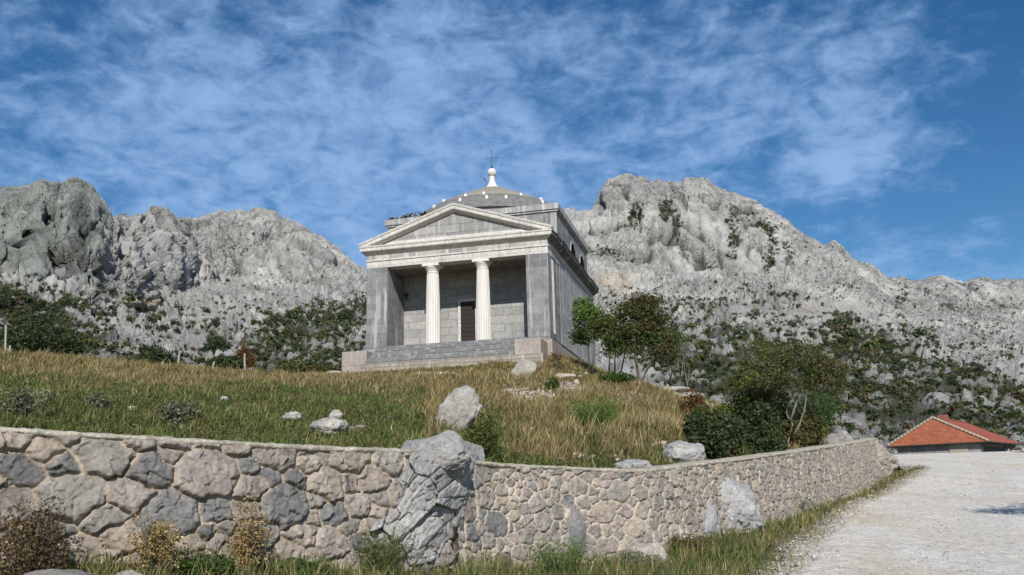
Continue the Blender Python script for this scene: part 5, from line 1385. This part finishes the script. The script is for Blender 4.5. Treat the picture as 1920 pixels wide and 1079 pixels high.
    rock('end_rock', Vector((p[0] - .12, p[1] + .1, p[2] - .04)), (.78, 1.2, .92), 50, 'big brownish fissured rock ending the wall at the road bend', rz=.3, sub=6, facets=16, crack=.08, rough=.10, base=(.34, .30, .255), alt=(.44, .40, .345))
    p = at(120, 1080, 6.7)
    rock('boulder', Vector((p[0], p[1] - .1, float(low_z(p[0], p[1])) + .03)), (.38, .35, .17), 52, 'flat grey rock at the foot of the wall, bottom left corner', sub=5, rough=.09, base=(.27, .26, .24), alt=(.38, .36, .33))
    p = at(262, 1085, 7.0)
    rock('boulder', Vector((p[0], p[1] - .15, float(low_z(p[0], p[1])) + .03)), (.16, .18, .11), 53, 'pale rock at the picture foot below the golden dry weeds', sub=5, rough=.08, base=(.40, .37, .32), alt=(.48, .45, .4))
    p = at(1905, 884, 42)
    rock('boulder', Vector((p[0], p[1], p[2])), (.45, .4, .25), 54, 'small rock at the right edge of the road near the house', sub=4, base=(.36, .33, .3))
    # bushes on the meadow
    bush('bush', 'bright green feathery bush on the slope below the trees', 'bush', 1117, 806, 84, 62, 'bright', 61, dens=1.6, spiky=True)
    bush('bush', 'olive green weedy bush right of the large pale boulder', 'bush', 908, 862, 86, 88, 'olive', 62, dens=1.5)
    bush('bush', 'small dark green bush below the brown sapling', 'bush', 1035, 735, 34, 28, 'green', 63, dens=.5)
    bush('bush', 'green weeds around the feet of the slender green trees', 'bush', 1150, 722, 80, 26, 'green', 64, dens=.9)
    tree('sapling', 'small brown-leaved sapling below the right corner of the chapel', (1044, 702), 47.5, [[(1044, 702), (1046, 690), (1048, 675)]], [(1046, 677, 10, 14, 10, 'brown')], 65, leaf=.06, per=30, rad=.03, spread=.18)
    # dense growth right, above the wall
    for k, (x, y, w, h, pal, dn, lb) in enumerate((
            (1335, 868, 130, 95, 'dark', 2.6, 'dark leafy bush right of the rounded grey rock'), (1420, 858, 130, 105, 'dark', 2.6, 'dark dense bush in the middle of the thicket behind the wall'),
            (1500, 846, 110, 80, 'mix', 2.0, 'reddish dark bush at the foot of the pale-stemmed tree'), (1318, 838, 100, 80, 'olive', 1.8, 'yellowish olive bush on the upper left of the thicket'),
            (1390, 820, 120, 80, 'green', 1.6, 'mid green bush at the back of the thicket'), (1508, 836, 90, 105, 'pine', 2.4, 'fresh green feathery bush right of the pale-stemmed tree'),
            (1300, 790, 70, 60, 'rust', 1.0, 'rusty brown bush on the slope above the thicket'))):
        dep = {0: 16.2, 1: 18.5, 2: 23.0, 3: 20, 4: 24, 5: 25, 6: None}[k]
        if dep: bush('bush', lb, 'bush', x, y, w, h, pal, 70 + k, dens=dn, pos=Vector(at(x, y, dep)), dist=dep, spiky=(k == 5), leaf=.022 + dep * .0011)
        else: bush('bush', lb, 'bush', x, y, w, h, pal, 70 + k, dens=dn)
    # trees
    tree('tree', 'slender bright green tree against the chapel flank', (1106, 694), 50, [[(1106, 694), (1103, 660), (1099, 625), (1096, 590)], [(1110, 694), (1114, 655), (1112, 620)]],
         [(1096, 590, 20, 30, 26, 'bright'), (1090, 628, 18, 18, 16, 'green'), (1118, 612, 14, 30, 14, 'green')], 81, leaf=.075, per=80, rad=.05, spread=.22)
    tree('tree', 'green tree with several thin stems right of the chapel', (1158, 716), 46, [[(1140, 705), (1144, 670), (1140, 640), (1138, 610)], [(1158, 716), (1168, 680), (1176, 650), (1178, 620)], [(1150, 712), (1153, 670), (1160, 630)]],
         [(1140, 612, 26, 32, 26, 'olive'), (1172, 640, 24, 26, 22, 'bright'), (1150, 650, 28, 16, 14, 'green')], 82, leaf=.07, per=85, rad=.045, spread=.22)
    tree('tree', 'twin-stemmed tree with dark reddish crown behind the slope edge', (1193, 731), 44, [[(1192, 731), (1196, 700), (1191, 660), (1190, 620), (1196, 585)], [(1194, 731), (1212, 695), (1230, 660), (1245, 635)]],
         [(1190, 590, 34, 34, 30, 'red'), (1225, 610, 34, 34, 34, 'red'), (1245, 650, 36, 24, 26, 'red'), (1180, 640, 26, 26, 16, 'mix'), (1210, 570, 26, 16, 12, 'red')], 83, leaf=.07, per=95, rad=.085, spread=.26)
    tree('tree', 'sparse tree with pale forked stem and rusty crown above the thicket', (1478, 850), 22.5, [[(1474, 856), (1480, 826), (1488, 796), (1478, 772), (1476, 740), (1468, 700)], [(1487, 797), (1506, 772), (1512, 742), (1530, 705)], [(1480, 770), (1500, 730), (1540, 690)]],
         [(1490, 670, 50, 26, 22, 'mix'), (1545, 690, 40, 34, 26, 'mix'), (1500, 710, 50, 26, 16, 'red'), (1440, 690, 36, 44, 22, 'olive'), (1570, 710, 26, 26, 10, 'red')], 84, bark=M_BARKP, leaf=.032, per=110, rad=.026, spread=.15)
    tree('tree', 'loose yellow-green tree on the left side of the thicket', (1410, 850), 24, [[(1410, 850), (1414, 800), (1412, 750), (1424, 700)], [(1412, 790), (1440, 750), (1452, 715)]],
         [(1425, 680, 40, 40, 26, 'olive'), (1400, 730, 44, 36, 26, 'olive'), (1440, 750, 44, 36, 22, 'mix'), (1450, 790, 50, 24, 14, 'green')], 85, leaf=.034, per=100, rad=.03, spread=.17)
    for k, (x, y, h, lean, lb) in enumerate(((1258, 716, 44, -4, 'left'), (1276, 722, 60, -3, 'middle'), (1292, 728, 50, -7, 'right'))):
        tree('sapling', 'thin bare grey sapling, %s one of three beyond the slope edge' % {'left': 'leftmost', 'middle': 'tallest', 'right': 'rightmost'}[lb], (x, y), 46, [[(x, y), (x + lean, y - h * .5), (x + lean * 1.5, y - h)], [(x + lean * .5, y - h * .3), (x + lean + 7, y - h * .7)]],
             [(x + lean, y - h, 8, 8, 3, 'brown')], 90 + k, bark=M_BARKP, leaf=.05, per=8, rad=.028, spread=.2, group='bare saplings beyond the slope edge')
    # dark bushes standing behind the crest of the meadow, left
    labs = ['dark bush behind the meadow crest beside the far left post', 'dark green bush behind the crest, second from the left edge', 'broad dark bush behind the crest under the left crag', 'dark bush behind the crest right of the broad one',
            'low dark bush behind the crest left of the leaning posts', 'dark bush behind the crest between the leaning posts', 'rusty orange round shrub behind the whitish post', 'low dark bush behind the crest right of the whitish post', 'dark bush behind the crest nearest the left stair block']
    for k, (x, y, w, h, pal, dep) in enumerate(((20, 690, 130, 110, 'dark', 54), (110, 690, 140, 100, 'dark', 58), (205, 692, 150, 70, 'dark', 60), (290, 696, 110, 50, 'dark', 58), (360, 704, 110, 44, 'grey', 62), (425, 706, 90, 40, 'dark', 64),
                                                 (458, 690, 36, 52, 'rust', 74), (540, 712, 110, 40, 'mix', 66), (615, 712, 80, 34, 'mix', 66))):
        bush('bush', labs[k], 'bush', x, y, w, h, pal, 100 + k, dens=1.5 if w > 60 else .7, pos=Vector(at(x, y, dep)), dist=dep, leaf=.10, stems=5) if k not in (2, 4) else None
    # the tree beside the road, out of the picture on the right, that shades the gravel
    rg = np.random.default_rng(200); tx, ty = 11.7, 13.2; b0 = np.array([tx, ty, float(low_z(tx, ty))])
    r = empty('roadside_tree', b0); tag(r, 'small tree at the right roadside whose shadow falls on the gravel', 'tree')
    m = MB(); m.tube([(0, 0, -.2), (.05, 0, 1.2), (-.05, .05, 2.4), (0, 0, 3.4)], [.09, .075, .06, .03]); 
    cc = np.stack([rg.normal(-.35, 1.0, 70), rg.normal(0, .30, 70), rg.normal(3.6, .28, 70)], 1)
    for q in cc[::2]: m.tube([(0, 0, 2.2), tuple(q * .6 + np.array([0, 0, 1.0])), tuple(q)], [.03, .015, .006], 4)
    m.build('trunk', M_BARK, r); L_ = (cc[:, None] + rg.normal(0, .2, (70, 130, 3))).reshape(-1, 3); leaves_obj('crown', L_, np.array(PAL['green'])[rg.integers(0, 3, len(L_))], .05, rg, r)
    # weeds at the foot of the wall
    L = low_hit
    for k, (x, y, w, h, pal, sp, dn, lb) in enumerate((
            (292, 1062, 100, 100, 'gold', False, 1.0, 'golden dry weed bush against the left wall'), (475, 1035, 112, 95, 'gold', False, 1.0, 'straw-coloured dry weed clump left of the cracked rock'),
            (60, 1050, 170, 110, 'brown', False, 1.6, 'dark brown tangled bush against the wall at the far left'), (716, 1078, 84, 78, 'olive', True, 1.3, 'low spiky green shrub in front of the cracked rock'),
            (1290, 1062, 90, 60, 'brown', False, .8, 'brownish weed clump below the whitish outcrop'), (380, 1085, 110, 44, 'green', False, .9, 'green weeds between the two dry bushes'),
            (1045, 1085, 120, 70, 'bright', True, 1.1, 'green grassy clump at the foot of the wall below the pointed stone'), (1500, 980, 90, 50, 'grey', False, .4, 'thin grey-leaved weeds at the bend of the wall foot'),
            (1180, 1090, 120, 50, 'grey', False, .8, 'grey-green weeds at the picture foot right of the pointed stone'), (560, 1090, 140, 40, 'green', False, 1.1, 'low green weeds left of the spiky shrub'))):
        d = max(6.3, float(np.interp(x, [0, 400, 750, 900, 1200, 1300, 1400, 1500], [6.75, 7.7, 9.1, 10.3, 11.7, 13.0, 14.8, 18.2])) - .12)
        p = at(x, y, d); p[2] = float(low_z(p[0], p[1])); h = max(30, float(project(p)[1]) - (y - h))
        bush('weed_bush', lb, 'weeds', x, y, w, h, pal, 120 + k, dens=dn, pos=Vector(p), dist=d, leaf=.013, stems=22 if pal in ('gold', 'brown') else 8, spiky=sp)
    # grey-leaved thistles in the meadow near the left end
    for k, (x, y, w, h, lb) in enumerate(((45, 790, 110, 70, 'tall grey-green thistle plant at the left end of the meadow'), (180, 775, 60, 40, 'grey-green weed right of the tall thistle'), (330, 800, 90, 48, 'sprawling grey-green weed above the left wall'),
                                           (1385, 858, 50, 26, 'low weeds on the wall edge below the dark thicket'), (820, 838, 50, 26, 'green weeds just behind the cracked rock'))):
        bush('weed', lb, 'weeds', x, y, w, h, 'grey' if k < 3 else 'olive', 140 + k, dens=.45, leaf=.02, stems=8)
    # fence posts along the crest
    for k, (x, yb, yt, xt, d, lb) in enumerate(((10, 668, 610, 11, 41, 'tall pale fence post at the left edge of the meadow crest'), (18, 668, 648, 19, 42, 'short grey fence post beside the tall one at the left edge'), (333, 697, 660, 337, 44, 'slightly leaning fence post left of the slanting one'),
                                                  (396, 703, 678, 402, 45, 'short slanting fence post on the meadow crest'), (459, 706, 663, 459, 45, 'whitish upright fence post left of the chapel'), (444, 702, 676, 444, 50, 'thin dark fence post just left of the whitish one'),
                                                  (487, 704, 680, 488, 50, 'thin grey fence post right of the whitish one'))):
        a = at(x, yb, d); b = at(xt, yt, d); r = empty('fence_post', a); tag(r, lb, 'post', 'fence posts on the meadow crest')
        m = MB(); v = Vector(b - a); n_ = 5
        m.tube([tuple(-v * .25)] + [tuple(v * t + Vector((random.uniform(-.015, .015), 0, 0))) for t in (.0, .35, .7)] + [tuple(v)], [.05, .05, .045, .045, .04] if k not in (5, 6) else [.025] * 5, 7)
        m.build('post', M_POST if k not in (5, 6) else M_BARK, r)
    # slope wires
    # tufts growing in the joints of the steps
    rg = np.random.default_rng(77)
    ch = bpy.data.objects['chapel']; Mx = Matrix.Translation(ch.location) @ Matrix.Rotation(-.2457, 4, 'Z')
    pts = []
    for k in range(34):
        s = rg.integers(0, 6); u = rg.uniform(1.0, 9.5); v = -.36 - .28 * s; z = -.165 - .18 * (s + (1 if s else 1)) 
        c = Mx @ Vector((u, v - .02, z + .0)); m_ = rg.integers(10, 30)
        pts.append(np.array(c) + rg.normal(0, 1, (m_, 3)) * np.array([.14, .03, .0]))
    P = np.concatenate(pts); n = len(P)
    c = np.array([.07, .08, .03]) * rg.uniform(.6, 1.4, (n, 1))
    blades('step_weeds', P, rg.uniform(.06, .2, n), np.full(n, .015), rg.normal(0, .5, (n, 2)), c, c * 1.3, rg=rg)

# ================================================================== SKY, SUN, CAMERA
SUN_TO = Vector((.057, -1.045, .752)).normalized()
def build_light():
    w = bpy.data.worlds.new('World'); SC.world = w; w.use_nodes = True; t = w.node_tree; N, Lk = t.nodes, t.links
    bg = N['Background']; bg.inputs['Strength'].default_value = .09
    sky = N.new('ShaderNodeTexSky'); sky.sky_type = 'NISHITA'; sky.sun_disc = False
    el = math.asin(SUN_TO.z); sky.sun_elevation = el; sky.sun_rotation = math.atan2(SUN_TO.x, SUN_TO.y)
    sky.altitude = 900; sky.air_density = 1.0; sky.dust_density = .35; sky.ozone_density = 2.2
    tc = N.new('ShaderNodeTexCoord'); sep = N.new('ShaderNodeSeparateXYZ'); Lk.new(tc.outputs['Generated'], sep.inputs[0])
    def mth(op, a, b=None, clamp=False):
        x = N.new('ShaderNodeMath'); x.operation = op; x.use_clamp = clamp
        for k, v in ((0, a), (1, b)):
            if v is None: continue
            if isinstance(v, (int, float)): x.inputs[k].default_value = v
            else: Lk.new(v, x.inputs[k])
        return x.outputs[0]
    zz = mth('ADD', mth('MAXIMUM', sep.outputs[2], 0.0), .28)
    cu = mth('DIVIDE', sep.outputs[0], zz); cv = mth('DIVIDE', sep.outputs[1], zz)
    cmb = N.new('ShaderNodeCombineXYZ'); Lk.new(cu, cmb.inputs[0]); Lk.new(cv, cmb.inputs[1])
    def noise(scale, det, rough, vec, loc=(0, 0, 0), sc=(1, 1, 1), rot=0, dist=0):
        mp = N.new('ShaderNodeMapping'); mp.inputs['Location'].default_value = loc; mp.inputs['Scale'].default_value = sc; mp.inputs['Rotation'].default_value = (0, 0, rot); Lk.new(vec, mp.inputs[0])
        x = N.new('ShaderNodeTexNoise'); x.inputs['Scale'].default_value = scale; x.inputs['Detail'].default_value = det; x.inputs['Roughness'].default_value = rough; x.inputs['Distortion'].default_value = dist
        Lk.new(mp.outputs[0], x.inputs['Vector']); return x.outputs['Fac']
    def ramp(f, stops, col=None):
        x = N.new('ShaderNodeMapRange'); x.interpolation_type = 'SMOOTHSTEP'
        x.inputs['From Min'].default_value = stops[0]; x.inputs['From Max'].default_value = stops[1]; x.inputs['To Min'].default_value = stops[2]; x.inputs['To Max'].default_value = stops[3]
        Lk.new(f, x.inputs['Value']); return x.outputs['Result']
    v = cmb.outputs[0]
    patch = noise(14, 4, .55, v, loc=(3.1, 1.7, 0), rot=.5, sc=(1, 1, 1), dist=.5)          # the small flakes of the mackerel sky
    fine = noise(44, 5, .62, v, loc=(1.1, 4.7, 0), dist=.2)
    large = noise(1.6, 3, .5, v, loc=(SKYL[0], SKYL[1], 0), rot=.35, sc=(1, 1.3, 1))
    # where the veil lies: thick low and to the left, open towards the upper right
    def lobe(px, py, r0, r1, a):
        d = Vector(ray(px, py)).normalized(); dt = N.new('ShaderNodeVectorMath'); dt.operation = 'DOT_PRODUCT'; Lk.new(tc.outputs['Generated'], dt.inputs[0]); dt.inputs[1].default_value = d
        return ramp(dt.outputs['Value'], (math.cos(r1), math.cos(r0), 0, a))
    cover = mth('SUBTRACT', mth('MULTIPLY', large, .5), .12)
    for args in ((300, 330, .03, .30, .34), (620, 270, .03, .26, .34), (900, 290, .02, .22, .30), (1180, 250, .02, .18, .26), (1420, 230, .02, .15, .26), (1640, 165, .0, .11, .26), (1480, 60, .0, .16, .16), (1150, 70, .0, .12, .12), (740, 60, .0, .14, .10),
                 (1700, 500, .0, .075, .42), (1900, 490, .0, .07, .36), (1520, 325, .0, .05, .36), (1610, 305, .0, .05, .36), (1700, 290, .0, .05, .36), (1790, 275, .0, .05, .3), (180, 110, .0, .14, .14), (1840, 440, .0, .03, .3)):
        cover = mth('ADD', cover, lobe(*args))
    for args in ((1850, 340, .03, .12, -.35), (1850, 40, .02, .16, -.10), (0, 0, .02, .14, -.15), (1080, 170, .0, .07, -.20), (560, 30, .0, .10, -.10), (1480, 400, .0, .05, -.2)):
        cover = mth('ADD', cover, lobe(*args))
    dens = mth('ADD', mth('ADD', cover, mth('MULTIPLY', mth('SUBTRACT', patch, .5), 1.7)), mth('MULTIPLY', mth('SUBTRACT', fine, .5), .6))
    f = ramp(dens, (.02, 1.18, 0, .88))
    mx = N.new('ShaderNodeMix'); mx.data_type = 'RGBA'; Lk.new(f, mx.inputs[0]); 
    hs = N.new('ShaderNodeHueSaturation'); hs.inputs['Saturation'].default_value = 1.32; hs.inputs['Value'].default_value = 1.0; Lk.new(sky.outputs[0], hs.inputs['Color'])
    Lk.new(hs.outputs[0], mx.inputs[6]); mx.inputs[7].default_value = (3.25, 5.2, 8.6, 1)
    Lk.new(mx.outputs[2], bg.inputs['Color'])
    s = bpy.data.lights.new('Sun', 'SUN'); s.energy = 4.9; s.angle = math.radians(.53); s.color = (1, .95, .88)
    o = bpy.data.objects.new('sun', s); COL.objects.link(o); o.rotation_euler = SUN_TO.to_track_quat('Z', 'Y').to_euler(); o.location = (0, -20, 40)
SKYL = (2.0, 5.0)

def build_camera():
    c = bpy.data.cameras.new('Camera'); o = bpy.data.objects.new('camera', c); COL.objects.link(o); SC.camera = o
    c.sensor_width = 36; c.lens = 36 * F / 1920; c.clip_start = .05; c.clip_end = 6000
    r = Vector((1, 0, 0)); up = Vector((0, -SP, CP)); fw = Vector((0, CP, SP))
    ex = CR * r - SR * up; ey = SR * r + CR * up
    M = Matrix((ex, ey, -fw)).transposed().to_4x4(); o.matrix_world = M

def log(*a): print('[%.1fs]' % (time.time() - T0), *a)
build_ground(); log('ground')
build_wall('stone_wall', WLp, 'tall rubble wall of big stones left of the cracked rock', (.24, .44), .36, 200, lambda s: .30 * smooth(5.5, 3.0, s) + .05, (.375, .315, .245)); log('wall L')
build_wall('stone_wall', WRp, 'long curving wall of small rubble stones right of the cracked rock', (.15, .27), .215, 300, lambda s: .20 * smooth(2.5, .5, s) + .03, (.46, .40, .325)); log('wall R')
MT = build_mountains(); log('mountains')
build_scrub(*MT); log('scrub')
build_grass(); log('grass')
scatter_stones(); log('stones')
build_chapel(); build_house(); log('buildings')
build_things(); log('things')
build_light(); build_camera()
SC.view_settings.view_transform = 'Standard'; SC.view_settings.look = 'None'; SC.view_settings.exposure = .08; SC.view_settings.gamma = 1
SC.cycles.max_bounces = 6; SC.cycles.diffuse_bounces = 2; SC.cycles.transparent_max_bounces = 4
SC.render.film_transparent = False
log('done')
